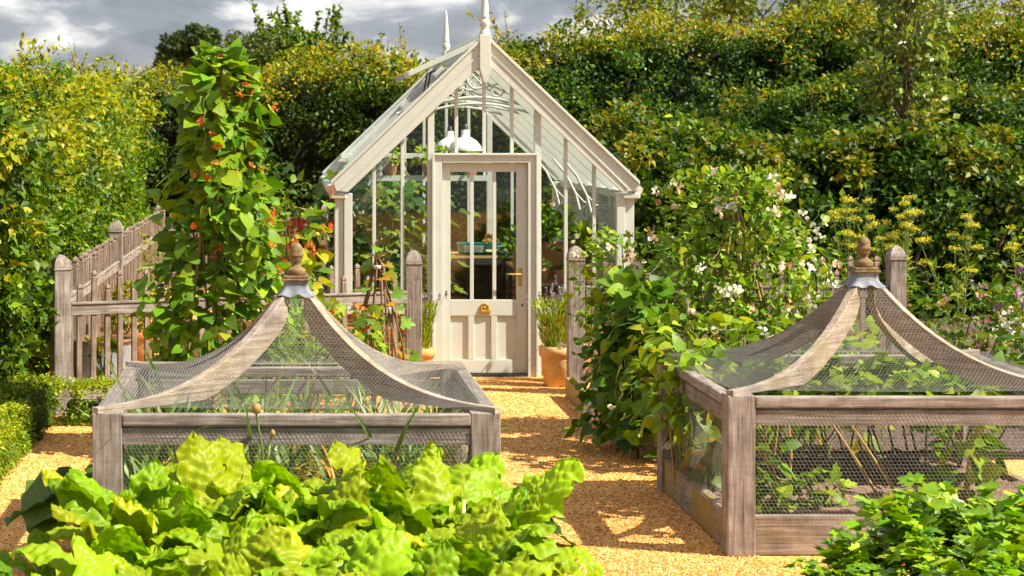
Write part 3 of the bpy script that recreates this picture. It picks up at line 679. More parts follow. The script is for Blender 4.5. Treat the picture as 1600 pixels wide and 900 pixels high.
bench('long slatted bench along the right wall of the greenhouse, carrying potted plants', -.35, .35, 0, 3.2, .84, (GX+.94, 18.9, 0))
m = MB(); m.box(GX-.78, GX+.62, 22.70, 22.73, 0, .86); tag(m.build('boarding', DARKIRON), 'dark boards closing the space beneath the back bench', 'boarding')
def tray(label, loc, w, d, h, mat, tagged=False):
    t = thing('seed_tray', label, 'tray', loc)
    m = MB(); a = .82
    o_ = [(-w/2, -d/2), (w/2, -d/2), (w/2, d/2), (-w/2, d/2)]
    vs = [(x*a, y*a, 0) for x, y in o_]+[(x, y, h) for x, y in o_]+[(x*.93, y*.9, h) for x, y in o_]+[(x*a*.93, y*a*.9, .01) for x, y in o_]
    fs = [(3, 2, 1, 0)]+[(i, (i+1) % 4, 4+(i+1) % 4, 4+i) for i in range(4)]+[(4+i, 4+(i+1) % 4, 8+(i+1) % 4, 8+i) for i in range(4)]+[(8+i, 8+(i+1) % 4, 12+(i+1) % 4, 12+i) for i in range(4)]+[(12, 13, 14, 15)]
    m.add(vs, fs).build('tray_body', mat, t)
    if tagged:
        m = MB(); m.add([(-w*.30, -d/2*a-.008, .02), (w*.34, -d/2*a-.008, .02), (w*.38, -d/2-.006, h-.02), (-w*.30, -d/2-.006, h-.02)], [(0, 1, 2, 3)]); n_ = m.build('paper_tag', PAPER, t)
        m = MB()
        for k in range(4):
            z = .035+k*.02; y = -d/2*(a+(1-a)*z/h)-.011; m.box(-w*.24, w*.26, y, y+.002, z, z+.004)
        m.build('faint_lines', INK, n_)
    return t
tray('green plastic tray with a white paper tag standing on the back bench', (GX+.24, 22.38, .902), .33, .28, .13, PLASTIC_GREEN, True)
tray('plain green plastic trough at the right end of the back bench', (GX+.60, 22.55, .902), .36, .25, .12, PLASTIC_GREEN)
tray('wide shallow dark green tray lying near the front edge of the back bench', (GX+.34, 22.22, .902), .55, .13, .035, paint('dark_green_plastic', (.005, .05, .035), .35))
tray('grey plastic bowl at the right end of the back bench', (GX+.62, 22.25, .902), .2, .2, .1, PLASTIC_GREY)
def pot(label, loc, r, h, mat=TERRA, name='flower_pot', foliage=None, group=None, cat='pot', wide=.74):
    t = thing(name, label, cat, loc, 0, group)
    m = MB(); m.lathe([(0, 0), (r*wide, 0), (r*.95, h*.74), (r*.96, h*.75), (r*1.06, h*.76), (r*1.1, h*.99), (r*1.06, h), (r*.95, h), (r*.9, h*.88), (0, h*.87)], 28, wob=.004); m.build('pot', mat, t)
    m = MB(); m.lathe([(0, h*.89), (r*.93, h*.885)], 20); m.build('soil', SOIL, t)
    if foliage: foliage(t, h*.9, r)
    return t
def bushy(pal, hgt, wid, n, leaf, tmpl=T_OVAL, up=.6, flower=None, seed=1, droop=.15, stems=8, mat=LEAF):
    def f(t, z, r):
        rng = np.random.default_rng(seed); L = Leaves(tmpl); d = rdir(rng, n); d[:, 2] = np.abs(d[:, 2])*.9+.0
        q = d*rng.uniform(.35, 1, (n, 1))**.6*np.array([wid, wid, hgt]); P = q+np.array([0, 0, z+hgt*.05])
        out = nrm(q+np.array([0, 0, 1e-3])); L.add(P, out+rdir(rng, n)*.6+np.array([0, 0, -droop]), out*.5+np.array([0, 0, up])+rdir(rng, n)*.5, leaf*rng.uniform(.6, 1.3, n), palette(rng, n, pal))
        L.build('foliage', mat, t)
        if stems:
            m = MB()
            for i in range(stems):
                e_ = P[rng.integers(n)]; m.tube([(0, 0, z-.02), (e_[0]*.4, e_[1]*.4, (z+e_[2])/2), tuple(e_)], [.006, .005, .003], 4)
            m.build('stems', STEMG, t)
        if flower:
            fl = Leaves(T_PETAL); pal2, k, fs = flower; dd = rdir(rng, k); dd[:, 2] = np.abs(dd[:, 2])
            c = dd*np.array([wid, wid, hgt])*1.05+np.array([0, 0, z+hgt*.05])
            for j in range(6): fl.add(c, rdir(rng, k)+dd*.6, dd+rdir(rng, k)*.4, fs, palette(rng, k, pal2, None, .1))
            fl.build('blossom', PETAL, t)
    return f
def flatmat(name, c):
    return mottled(name, tuple(x*.7 for x in c), c, tuple(min(1, x*1.3) for x in c), 20, .6, 0, .1)
STEMG = flatmat('green_stem', (.09, .14, .03)); STEMY = flatmat('yellow_stem', (.36, .27, .06)); STEMR = flatmat('brown_stem', (.2, .11, .05))
GREEN = [(.05, .11, .015), (.08, .16, .02), (.13, .22, .025)]
LIME = [(.14, .24, .02), (.2, .3, .025), (.27, .33, .03)]
# side bench pots
pot('big wide terracotta bowl of leafy green plant on the greenhouse side bench', (GX+.76, 19.3, .842), .18, .36, TERRA, foliage=bushy(GREEN, .42, .26, 150, .12, seed=61, flower=([(.5, .12, .3), (.75, .7, .6)], 4, .03)), cat='potted plant', name='potted_plant')
pot('small terracotta pot with grey green tufts and pink flowers, front of the side bench', (GX+.60, 18.98, .842), .075, .13, TERRA, foliage=bushy([(.10, .16, .09), (.16, .22, .12)], .09, .11, 70, .05, seed=62, flower=([(.55, .1, .3), (.6, .2, .4)], 6, .022)), cat='potted plant', name='potted_plant')
pot('empty looking small terracotta pot right of the pink flowering one', (GX+.78, 18.97, .842), .07, .12, TERRA, foliage=bushy(GREEN, .05, .06, 30, .04, seed=63), cat='potted plant', name='potted_plant')
pot('terracotta pot of bright grassy green shoots near the right corner of the greenhouse', (GX+1.05, 19.1, .842), .085, .15, TERRA, foliage=bushy(LIME, .33, .10, 60, .22, T_NARROW, seed=64, droop=-.9), cat='potted plant', name='potted_plant')
pot('dark leaved plant in a terracotta pot behind the wide bowl', (GX+.55, 20.2, .842), .10, .17, TERRA, foliage=bushy(GREEN, .34, .2, 110, .1, seed=65), cat='potted plant', name='potted_plant')
for i, (x, l) in enumerate(((.42, 'cream clay saucer on the back bench beside the tagged tray'), (.53, 'small red terracotta dish between the two green trays'))):
    o = MB().lathe([(0, .0), (.06, 0), (.075, .05), (.068, .05), (.055, .012), (0, .012)], 20).build('saucer', TERRA if i else TERRA_Y, loc=(GX+x, 22.36, .902)); tag(o, l, 'saucer')
pot('orange flowering plant in a small pot on the back bench', (GX+.46, 22.6, .902), .05, .09, TERRA_Y, foliage=bushy(LIME, .1, .09, 40, .05, seed=66, flower=([(.7, .3, .03), (.75, .45, .06)], 12, .035)), cat='potted plant', name='potted_plant')
# hanging shelf with three pots
sh = thing('hanging_shelf', 'narrow cream shelf slung high across the left of the greenhouse', 'shelf', (GX-.25, 20.6, 1.80))
m = MB(); m.box(-.75, .50, -.11, .11, 0, .03); m.box(-.75, .50, -.125, -.105, -.022, .035); m.build('board', CREAM, sh)
for x in (-.7, .46): MB().box(x-.012, x+.012, -.012, .012, .03, 1.32-.75 if x < 0 else .95).build('hanger', CREAM, sh)
for x, l, s in ((-.52, 'terracotta pot of trailing leaves at the left end of the hanging shelf', 71), (-.12, 'terracotta pot in the middle of the hanging shelf', 72), (.06, 'terracotta pot right of centre on the hanging shelf', 74), (.32, 'terracotta pot at the right end of the hanging shelf', 73)):
    pot(l, (GX-.25+x, 20.6, 1.832), .075, .13, TERRA, foliage=bushy(LIME, .2, .17, 80, .08, seed=s, droop=.6), cat='potted plant', name='potted_plant')
# pendant lamps
def lamp(label, loc):
    t = thing('pendant_lamp', label, 'lamp', loc, group='lamps hanging in the greenhouse')
    m = MB(); m.lathe([(.168, 0), (.17, .012), (.155, .05), (.115, .1), (.06, .135), (.045, .14), (.043, .2), (.035, .21)], 28); m.lathe([(.16, .004), (.145, .046), (.1, .09), (.03, .12)], 28); m.build('lamp_shade', WHITE, t)
    m = MB(); m.tube([(0, 0, .2), (0, 0, .25), (0, 0, .27)], [.03, .028, .012], 12); m.build('lamp_cap', DARKIRON, t)
    m = MB(); m.tube([(0, 0, .26), (0, 0, AZ-.06-loc[2])], .004, 6); m.build('flex', DARKIRON, t)
    m = MB(); m.lathe([(0, .0), (.025, .01), (.035, .04), (.02, .08), (.015, .11)], 12); m.build('bulb', WHITE, t)
lamp('white enamel dome lamp hanging nearer the gable, above the door', (1.74, 19.75, 2.095)); lamp('white enamel dome lamp hanging further back, partly behind the nearer one', (1.735, 21.6, 2.085))
# tall plants growing inside
def tall(label, loc, h, w, seed, pal, leaf, n, tmpl=T_LOBE, name='tomato_plant', cat='plant', fruit=0):
    rng = np.random.default_rng(seed); t = thing(name, label, cat, loc); m = MB(); L = Leaves(tmpl)
    for i in range(4):
        a = rng.normal(0, w*.35, 2); m.tube([(a[0]*.3, a[1]*.3, 0), (a[0], a[1], h*.5), (a[0]*1.2, a[1]*.8, h)], [.012, .009, .004], 5)
    P = np.stack([rng.normal(0, w*.5, n), rng.normal(0, w*.5, n), h*rng.uniform(.05, 1.02, n)], 1); d = nrm(P*np.array([1, 1, 0])+rdir(rng, n)*.2)
    L.add(P, d+np.array([0, 0, -.5])+rdir(rng, n)*.4, np.array([0, -.25, .9])+d*.4+rdir(rng, n)*.5, leaf*rng.uniform(.6, 1.25, n), palette(rng, n, pal))
    L.build('foliage', LEAF, t); m.build('stems', STEMG, t); return t
TOM = [(.03, .09, .035), (.05, .13, .045), (.08, .17, .05), (.14, .20, .03)]
tall('tall leafy plant with blue green leaves behind the left gable panes', (.78, 19.35, 0), 1.75, .42, 81, TOM, .15, 420)
tall('tall leafy plant against the left jamb inside the greenhouse', (1.18, 19.9, 0), 1.7, .4, 82, [(.06, .13, .03), (.1, .18, .03), (.16, .22, .03)], .13, 380)
tall('tall leafy plant further back along the left greenhouse wall', (.72, 21.2, 0), 1.9, .45, 83, TOM, .15, 380)

# ------------------------------------------------------------------ fences
def gpost(label, x, y, h, w=.14, name='gate_post', top=True, cat='post'):
    t = thing(name, label, cat, (x, y, 0)); post_mesh(t, 0, 0, h, w); return t
def post_mesh(parent, x, y, h, w):
    m = MB(); s = w/2; m.box(x-s, x+s, y-s, y+s, 0, h-.125); p = m.build('post', WZ, parent, .006)
    m = MB(); m.box(x-s-.006, x+s+.006, y-s-.006, y+s+.006, h-.125, h-.112); m.build('collar', WZ, p, .003)
    vs = []; 
    prof = [(1.0, -.112), (1.0, -.09), (.9, -.06), (.66, -.026), (.3, -.005), (.04, 0)]
    m = MB(); m.lathe([(s*1.414*a, h+z) for a, z in prof], 4, (x, y, 0), False, True); m.build('cap', WZ, p, .002)
def picket_run(name, label, p0, p1, h_lo, h_hi, rail_z, gap=.118, posts=(), low_rail=True, pw=.04):
    t = thing(name, label, 'fence', (p0[0], p0[1], 0)); d = Vector((p1[0]-p0[0], p1[1]-p0[1])); Ln = d.length; a = math.atan2(d.y, d.x); t.rotation_euler = (0, 0, a)
    # rails run in local x
    m = MB(); m.box(0, Ln, -.035, .035, rail_z-.085, rail_z); r_ = m.build('rail', WX, t, .006)
    m = MB(); m.box(0, Ln, -.045, .045, rail_z+.001, rail_z+.022); m.build('rail_capping', WX, t, .005)
    if low_rail: m = MB(); m.box(0, Ln, -.03, .03, .10, .18); m.build('rail', WX, t, .006)
    k = int(Ln/gap); pro = []
    for hh in (h_lo, h_hi):
        m = MB(); s = pw/2; m.box(-s, s, -s, s, .04, hh-.06); m.lathe([(s*1.414, -.06), (s*1.1, -.052), (s*1.1, -.045), (s*1.5, -.038), (s*1.3, -.02), (.001, 0)], 4, (0, 0, hh), False, True); pro.append(m.build('picket', WPICK, t))
    for i in range(k):
        q = pro[i % 2] if i < 2 else pro[i % 2].copy()
        if i >= 2: col.objects.link(q); q.parent = t
        q.location = ((i+.6)*gap, 0, random.uniform(-.006, .006)); q.rotation_euler = (random.uniform(-.015, .015), random.uniform(-.012, .012), 0)
    for px_, hh, w in posts: post_mesh(t, px_, 0, hh, w)
    return t
random.seed(5)
picket_run('picket_fence', 'weathered picket fence across the left front, from the corner post behind the bean wigwam', (-1.79, 16.0), (.99, 17.15), 1.05, 1.15, .88, posts=((-.08, 1.29, .14),))
picket_run('picket_fence', 'near stretch of grey picket fence running back along the left hedge', (-1.88, 16.12), (-1.86, 20.9), 1.16, 1.2, .90, posts=((4.85, 1.35, .14),), low_rail=True)
picket_run('picket_fence', 'far stretch of grey picket fence running back along the left hedge', (-1.86, 21.05), (-1.84, 27.7), 1.16, 1.2, .90, gap=.125, posts=((6.7, 1.3, .13),))
picket_run('picket_fence', 'distant picket fence crossing behind the left side of the greenhouse', (-1.75, 27.8), (.42, 27.8), 1.16, 1.2, .9, posts=((2.24, 1.3, .14),))
picket_run('picket_fence', 'weathered picket fence from the right gate post past the sweet peas', (2.56, 17.2), (5.2, 17.25), 1.08, 1.2, .92, posts=((2.72, 1.29, .14),))
gpost('round topped oak gate post left of the greenhouse door', 1.065, 17.2, 1.255, .14); gpost('round topped oak gate post right of the greenhouse door', 2.475, 17.2, 1.29, .14)

# ------------------------------------------------------------------ fruit cages
S = 2.05; HS = S/2; PW = .15; AP = .93; RISE = .505; Z0 = .885
def zprof(s): return Z0+RISE*min(1, s/AP)**2.7
def hexwire(u0, u1, v0, v1, cell, inside, mapf, r=.00066):
    a = cell/math.sqrt(3); dx = cell; dy = 1.5*a
    ni = int((u1-u0)/dx)+3; nj = int((v1-v0)/dy)+3
    I, J = np.meshgrid(np.arange(-1, ni), np.arange(-1, nj)); I = I.ravel(); J = J.ravel()
    cx = u0+dx*(I+.5*(J % 2)); cy = v0+dy*J
    top = np.stack([cx, cy+a], 1); tr = np.stack([cx+dx/2, cy+a/2], 1); br = np.stack([cx+dx/2, cy-a/2], 1); tl = np.stack([cx-dx/2, cy+a/2], 1)
    A = np.concatenate([top, top, tr]); B = np.concatenate([tl, tr, br])
    k = inside(A)&inside(B); A, B = A[k], B[k]
    P, Q = mapf(A), mapf(B); d = nrm(Q-P); x = nrm(np.cross(d, np.array([.31, .83, .47]))); y = np.cross(d, x)
    vs = np.stack([b+(x*math.cos(t)+y*math.sin(t))*r for b in (P-d*r*.5, Q+d*r*.5) for t in (0, 2.094, 4.189)], 1)
    F = np.array([(0, 1, 4, 3), (1, 2, 5, 4), (2, 0, 3, 5)])
    return vs.reshape(-1, 3), (F[None]+(np.arange(len(P))*6)[:, None, None]).reshape(-1, 4)
SS = np.linspace(0, AP, 60); ZZ = np.array([zprof(s) for s in SS]); AR = np.concatenate([[0], np.cumsum(np.hypot(np.diff(SS)*HS, np.diff(ZZ)))])
def rot4(P, k):
    P = np.array(P, float)
    for _ in range(k): P = np.stack([-P[..., 1], P[..., 0], P[..., 2]], -1)
    return P
def rotmb(m, k):
    m.v = [tuple(x) for x in rot4(m.v, k)]; return m
def make_cage(label, loc):
    t = thing('fruit_cage', label, 'fruit cage', loc)          # origin at the centre on the ground
    for sx in (-1, 1):
        for sy in (-1, 1):
            cx, cy = sx*(HS-PW/2), sy*(HS-PW/2); m = MB(); m.box(cx-PW/2, cx+PW/2, cy-PW/2, cy+PW/2, 0, .862); m.build('corner_post', WZ, t, .006)
    i0 = HS-PW
    for k in range(4):
        gx_ = (WX, WY, WX, WY)[k]
        rotmb(MB().box(-i0, i0, -HS+.012, -HS+.085, .70, .785), k).build('top_rail', gx_, t, .004)
        rotmb(MB().box(-i0, i0, -HS-.004, -HS+.07, .797, .855), k).build('rim_rail', gx_, t, .008)
        rotmb(MB().box(-i0, i0, -HS+.02, -HS+.075, .005, .215), k).build('kickboard', (WXM, WYM, WXM, WYM)[k], t, .005)
        # wire netting on the side, outside the rails
        V, F = hexwire(-i0, i0, .12, .86, .022, lambda A: (np.abs(A[:, 0]) < i0-.002)&(A[:, 1] > .20)&(A[:, 1] < .80), lambda A: np.stack([A[:, 0], np.full(len(A), -HS+.010)+.004*np.sin(A[:, 0]*5+k)*np.sin((A[:, 1]-.2)*5), A[:, 1]], 1))
        rawmesh('side_netting', rot4(V, k), F, WIREM, t)
        def ins(A):
            s = np.interp(A[:, 1], AR, SS); return (np.abs(A[:, 0]) < HS*(1-s)-.01)&(A[:, 1] > .02)&(A[:, 1] < AR[-1]-.01)
        def mp_(A):
            s = np.interp(A[:, 1], AR, SS); z = np.interp(s, SS, ZZ); sag = .012*np.cos(np.clip(A[:, 0]/np.maximum(HS*(1-s), .05), -1, 1)*math.pi/2)*(1-s)
            return np.stack([A[:, 0], -HS*(1-s), z+.007-sag], 1)
        V, F = hexwire(-HS, HS, 0, AR[-1], .022, ins, mp_)
        rawmesh('roof_netting', rot4(V, k), F, WIREM, t)
    # hips: swept boards on the diagonals, local x towards the corner so that the grain follows
    for q in range(4):
        m = MB(); n = 26; w = .024; vs = []
        for i in range(n+1):
            s = .012+(AP+.012-.012)*i/n; d = HS*(1-s)*1.41421; z = zprof(s)
            slope_ = (zprof(s+.01)-zprof(s-.01))/(.02*HS*1.41421); zb = max(.858, z-.125*math.sqrt(1+slope_**2))
            for sgn, zz in ((-1, z+.004), (1, z+.004), (1, zb), (-1, zb)): vs.append((d, sgn*w, zz))
        fs = [(i*4+j, i*4+(j+1) % 4, (i+1)*4+(j+1) % 4, (i+1)*4+j) for i in range(n) for j in range(4)]+[(0, 1, 2, 3), (n*4+3, n*4+2, n*4+1, n*4)]
        m.add(vs, fs); m.sm = [True]*len(m.sm); h = m.build('hip_board', WHIP, t, .003); h.rotation_euler = (0, 0, R(45+90*q))
        h.data.polygons.foreach_set('use_smooth', [False]*len(h.data.polygons))
    # lead cap: square skirt flaring in a scalloped hem
    m = MB(); n = 48; rings = []
    for (hw, z, scal) in ((.064, 1.455, 0), (.066, 1.43, 0), (.072, 1.405, .0), (.086, 1.388, .3), (.104, 1.372, 1.0)):
        rg = []
        for j in range(n):
            a = 2*math.pi*j/n; c, s = math.cos(a), math.sin(a); f = 1/max(abs(c), abs(s)); f = f*.85+.15*1.2
            rg.append((hw*f*c, hw*f*s, z+scal*.008*math.sin(a*8+.7)+scal*.004*math.sin(a*3)))
        rings += rg
    m.add(rings, [(i*n+j, i*n+(j+1) % n, (i+1)*n+(j+1) % n, (i+1)*n+j) for i in range(4) for j in range(n)], True); m.build('lead_cap', LEAD, t)
    m = MB(); m.box(-.078, .078, -.078, .078, 1.452, 1.466); m.box(-.070, .070, -.070, .070, 1.466, 1.482); fb = m.build('finial_block', STONE, t, .005)
    ac = [(.05, 1.482), (.052, 1.49), (.056, 1.505), (.05, 1.518), (.036, 1.526), (.026, 1.534), (.024, 1.543), (.030, 1.556), (.037, 1.57), (.038, 1.583), (.043, 1.588), (.044, 1.594), (.038, 1.6), (.0385, 1.615), (.036, 1.632), (.028, 1.648), (.016, 1.658), (0, 1.661)]
    MB().lathe([(0, 1.48)]+ac, 24, (0, 0, .0)).build('acorn_finial', STONE, fb)
    return t
cageL = make_cage('oak framed fruit cage on the left full of leeks, with netted pagoda roof', (.026, 9.91+HS, 0))
cageR = copy_tree(cageL); cageR.location = (2.335+HS, 10.57+HS, 0); cageR['label'] = 'oak framed fruit cage on the right full of leafy bean plants, with netted pagoda roof'
LCX, LCY = .026, 9.91+HS; RCX, RCY = 2.335+HS, 10.57+HS
tag(sheet('soil_bed', LCX-HS+.08, LCX+HS-.08, LCY-HS+.08, LCY+HS-.08, .185, SOIL, .02, 8), kind='structure')
tag(sheet('soil_bed', RCX-HS+.08, RCX+HS-.08, RCY-HS+.08, RCY+HS-.08, .185, SOIL2, .028, 9), kind='structure')

# ------------------------------------------------------------------ leeks in the left cage
LEEK = [(.13, .23, .16), (.18, .29, .18), (.22, .33, .13), (.12, .20, .12)]
DEAD = [(.42, .30, .06), (.5, .36, .1), (.45, .22, .04), (.36, .33, .06)]
def strapplant(name, label, loc, seed, pal, nl=9, ln=.55, w=.016, dead=.2, group=None, cat='leek'):
    rng = np.random.default_rng(seed); t = thing(name, label, cat, loc, 0, group); V, F, C = [], [], []; nb = 0
    for i in range(nl):
        a = rng.uniform(0, 6.28); L_ = ln*rng.uniform(.7, 1.25); isd = rng.uniform() < dead; c = palette(rng, 1, DEAD if isd else pal)[0]; el = rng.uniform(1.0, 1.45) if not isd else rng.uniform(.5, 1.2); bend = rng.uniform(.4, 2.4)+(.8 if isd else 0)
        p = np.array([0., 0, .06]); k = 9; ww = w*rng.uniform(.7, 1.2); tw = rng.normal(0, .15)
        for j in range(k+1):
            tt = j/k; e_ = el-bend*tt**2; d = np.array([math.cos(a)*math.cos(e_), math.sin(a)*math.cos(e_), math.sin(e_)])
            sd = np.array([-math.sin(a+tw*j), math.cos(a+tw*j), 0]); wd = ww*(1-tt**3*.95)*(1 if j else .6); up = np.cross(sd, d)
            V += [p-sd*wd+up*wd*.35, p, p+sd*wd+up*wd*.35]; C += [c*(1.15 if isd else 1)]*3
            if j < k:
                b = nb+3*j; F += [(b, b+1, b+4, b+3), (b+1, b+2, b+5, b+4)]
            p = p+d*L_/k; p[2] = max(p[2], .015)
        nb += 3*(k+1)
    rawmesh('leaves', np.array(V), F, LEAFG, t, np.array(C))
    MB().tube([(0, 0, 0), (0, 0, .05), (0, 0, .10)], [.016, .015, .014], 8).build('shank', flatmat_cache('leek_shank', (.5, .52, .38)), t)
    return t
_fc = {}
def flatmat_cache(n, c):
    if n not in _fc: _fc[n] = flatmat(n, c)
    return _fc[n]
lk = [strapplant('leek_plant', 'blue green leek with arching strap leaves in the left cage', (0, 0, .19), 100+i, LEEK, 10, .56, .015, (.12, .25, .35, .08)[i]) for i in range(4)]
rng = np.random.default_rng(7); cnt = 0
for iy in range(5):
    for ix in range(9):
        x = LCX-.82+ix*.205+rng.normal(0, .03); y = LCY-.78+iy*.37+rng.normal(0, .04)
        o = lk[cnt] if cnt < 4 else copy_tree(lk[rng.integers(4)])
        o.location = (x, y, .185); o.rotation_euler = (0, 0, rng.uniform(0, 6.28)); o.scale = (1,)*3; s_c = rng.uniform(1.0, 1.28); o.scale = (s_c, s_c, s_c)
        o['label'] = 'blue green leek with arching strap leaves in the left cage'; o['group'] = 'leeks in rows in the left cage'; cnt += 1
ON = [(.16, .25, .06), (.24, .30, .06), (.2, .3, .1)]
on = [strapplant('onion_plant', 'thin leaved onion with many yellowed leaves in the left cage', (0, 0, .19), 140+i, ON, 14, .72, .008, .6, cat='onion') for i in range(3)]
for i in range(24):
    o = on[i] if i < 3 else copy_tree(on[i % 3]); o.location = (LCX+rng.uniform(-.55, .75), LCY+rng.uniform(-.86, .3), .185); o.rotation_euler = (0, 0, rng.uniform(0, 6.28)); o['group'] = 'yellowing onions in the left cage'

# ------------------------------------------------------------------ generic leafy bush with stems
def bush(name, label, cat, loc, seed, hw, z0, z1, n, leaf, pal, tmpl=T_HEART, stems=5, stem_mat=None, mat=LEAF, wts=None, group=None, flowers=None, shape=None, droop=.45, tilt=.6, tendrils=0, poles=None, ncl=None):
    """hw: (rx, ry) or function z->(rx,ry); leaves fill the outer shell"""
    rng = np.random.default_rng(seed); t = thing(name, label, cat, loc, 0, group); L = Leaves(tmpl)
    f = shape or (lambda u: hw)
    u = rng.uniform(0, 1, n); a = rng.uniform(0, 2*math.pi, n); rr = np.sqrt(rng.uniform(.25, 1, n))
    R2 = np.array([f(x) for x in u]); lump = 1+.28*np.sin(a*3+u*9+seed)+.18*np.sin(a*5-u*14)
    P = np.stack([np.cos(a)*R2[:, 0]*rr*lump, np.sin(a)*R2[:, 1]*rr*lump, z0+(z1-z0)*u], 1)
    o_ = np.stack([np.cos(a), np.sin(a), np.where(u > .85, .9, .1)], 1)
    D_ = nrm(o_*.75+rdir(rng, n)*.75+np.array([0, 0, -droop])); N_ = nrm(o_*.55+np.array([.1, -.1, tilt])+rdir(rng, n)*.5)
    L.add(P, D_, N_, leaf*rng.uniform(.5, 1.25, n), palette(rng, n, pal, wts), rng.uniform(.85, 1.15, n))
    L.build('foliage', mat, t)
    if stems:
        m = MB()
        for i in range(stems):
            e_ = P[rng.integers(n)]; b = Vector((rng.normal(0, .3)*f(0)[0]*.6, rng.normal(0, .3)*f(0)[1]*.6, 0)); m.tube([b, (b+Vector(e_))/2+Vector((rng.normal(0, .02), rng.normal(0, .02), .03)), Vector(e_)], [.008, .007, .003], 5)
        m.build('stems', stem_mat or STEMG, t)
    if tendrils:
        m = MB()
        for i in range(tendrils):
            j = rng.integers(n); p = Vector(P[j]); d = Vector(o_[j])*.10+Vector(rng.normal(0, .07, 3)); q = [p+d*s+Vector((.012*math.sin(s*9+i), .012*math.cos(s*9+i), .05*s-.12*s*s)) for s in np.linspace(0, 1.4, 7)]
            m.tube(q, .0022, 4)
        m.build('tendrils', flatmat_cache('tendril', (.2, .28, .06)), t)
    if poles:
        m = MB(); k, pr, ph = poles
        for i in range(k):
            aa = 2*math.pi*i/k; m.tube([(pr*math.cos(aa), pr*math.sin(aa)*.9, 0), (.02*math.cos(aa+2), .02*math.sin(aa+2), ph)], .011, 7)
        m.build('canes', WCANE, t)
    for fi, (pal2, k, size, per, ulo, uhi, pn) in enumerate(flowers or ()):
        fl = Leaves(T_PETAL); u = rng.uniform(ulo, uhi, k); a = rng.uniform(0, 6.28, k); a = np.where(rng.uniform(0, 1, k) < .65, -math.pi/2+rng.normal(0, .9, k), a); R2 = np.array([f(x) for x in u]); lump = 1+.28*np.sin(a*3+u*9+seed)+.18*np.sin(a*5-u*14)
        q = rng.uniform(1.0, 1.15, k); c = np.stack([np.cos(a)*R2[:, 0]*q*lump, np.sin(a)*R2[:, 1]*q*lump, z0+(z1-z0)*u], 1); oo = np.stack([np.cos(a), np.sin(a), a*0+.2], 1)
        cc = palette(rng, k, pal2, None, .1)
        for j in range(per): fl.add(c+rng.normal(0, size*.55, (k, 3)), oo*.4+rdir(rng, k)*.8, oo+rdir(rng, k)*.6, size*rng.uniform(.7, 1.2, k), cc*np.exp(rng.normal(0, .12, (k, 1))))
        fl.build(pn, PETAL, t)
    return t
BEAN = [(.06, .15, .02), (.10, .22, .024), (.16, .29, .028), (.23, .34, .03)]
RED = [(.60, .09, .02), (.66, .16, .03), (.62, .24, .06)]
def wigshape(u): return ((.52+.05*math.sin(u*7))*(1-.58*u) if u < .9 else .23*((1.03-u)/.13)**.5, .40*(1-.45*u) if u < .9 else .22*((1.03-u)/.13)**.5)
bush('runner_bean_wigwam', 'tall column of runner beans with red flowers climbing canes behind the left cage', 'bean plant', (-.50, 14.0, 0), 201, None, .42, 2.86, 1700, .115, BEAN, T_HEART, 10, None, LEAF, (2, 3, 3, 2), None,
     [(RED, 34, .021, 10, .35, 1.0, 'red_blossom')], wigshape, .5, .5, 30, (7, .36, 2.75))
bush('runner_bean_shoots', 'yellow leaved bean growth with orange flowers right of the bean wigwam', 'bean plant', (.06, 15.0, 0), 202, (.22, .2), .5, 1.75, 120, .13, [(.13, .25, .03), (.2, .3, .03), (.34, .33, .03)], T_HEART, 6, None, LEAF, None, None,
     [([(.6, .15, .03), (.7, .28, .05)], 12, .035, 6, .4, 1.0, 'orange_blossom')])
bush('dahlia_plant', 'orange flowered border plant between the bean wigwam and the greenhouse corner', 'plant', (.08, 20.5, 0), 203, (.3, .3), .2, 1.45, 170, .11, GREEN+LIME, T_OVAL, 8, None, LEAF, None, None, [([(.65, .16, .05), (.72, .3, .1), (.6, .1, .08)], 26, .05, 9, .5, 1.02, 'orange_blossom')])

# right bed: sweet peas and beans
PEA = [(.08, .17, .025), (.13, .24, .028), (.19, .31, .03), (.27, .35, .035)]
def peashape(u): return (.62-.30*u**1.5, .5-.25*u**1.5)
bush('sweet_pea_wigwam', 'tall tangled sweet pea wigwam dotted with white and pale pink flowers', 'sweet pea', (3.3, 14.7, 0), 211, None, .3, 1.98, 3000, .075, PEA, T_OVAL, 26, None, LEAF, None, None,
     [([(.80, .74, .66), (.78, .70, .5), (.8, .78, .72)], 34, .034, 9, .15, 1.06, 'white_blossom'), ([(.72, .32, .2), (.75, .42, .3), (.7, .26, .1)], 11, .032, 7, .1, .95, 'peach_blossom')], peashape, .1, .5, 90, (8, .5, 1.85))
bush('sweet_pea_vine', 'lower sweet pea growth with pale flowers on the left of the tall wigwam', 'sweet pea', (2.62, 15.1, 0), 214, (.40, .35), .3, 1.52, 1200, .075, PEA, T_OVAL, 14, None, LEAF, None, None,
     [([(.80, .74, .66), (.78, .70, .55)], 22, .033, 6, .3, 1.04, 'white_blossom'), ([(.72, .32, .2), (.75, .42, .3)], 10, .030, 6, .3, 1.0, 'peach_blossom')], None, .2, .5, 45)
bush('sweet_pea_vine', 'sweet pea shoots with white flowers right of the tall wigwam, by the picket fence', 'sweet pea', (3.95, 15.0, 0), 216, (.14, .25), .3, 1.6, 260, .072, PEA, T_OVAL, 10, None, LEAF, None, None,
     [([(.80, .74, .68), (.8, .78, .72)], 20, .034, 6, .4, 1.04, 'white_blossom')], None, .2, .5, 40)
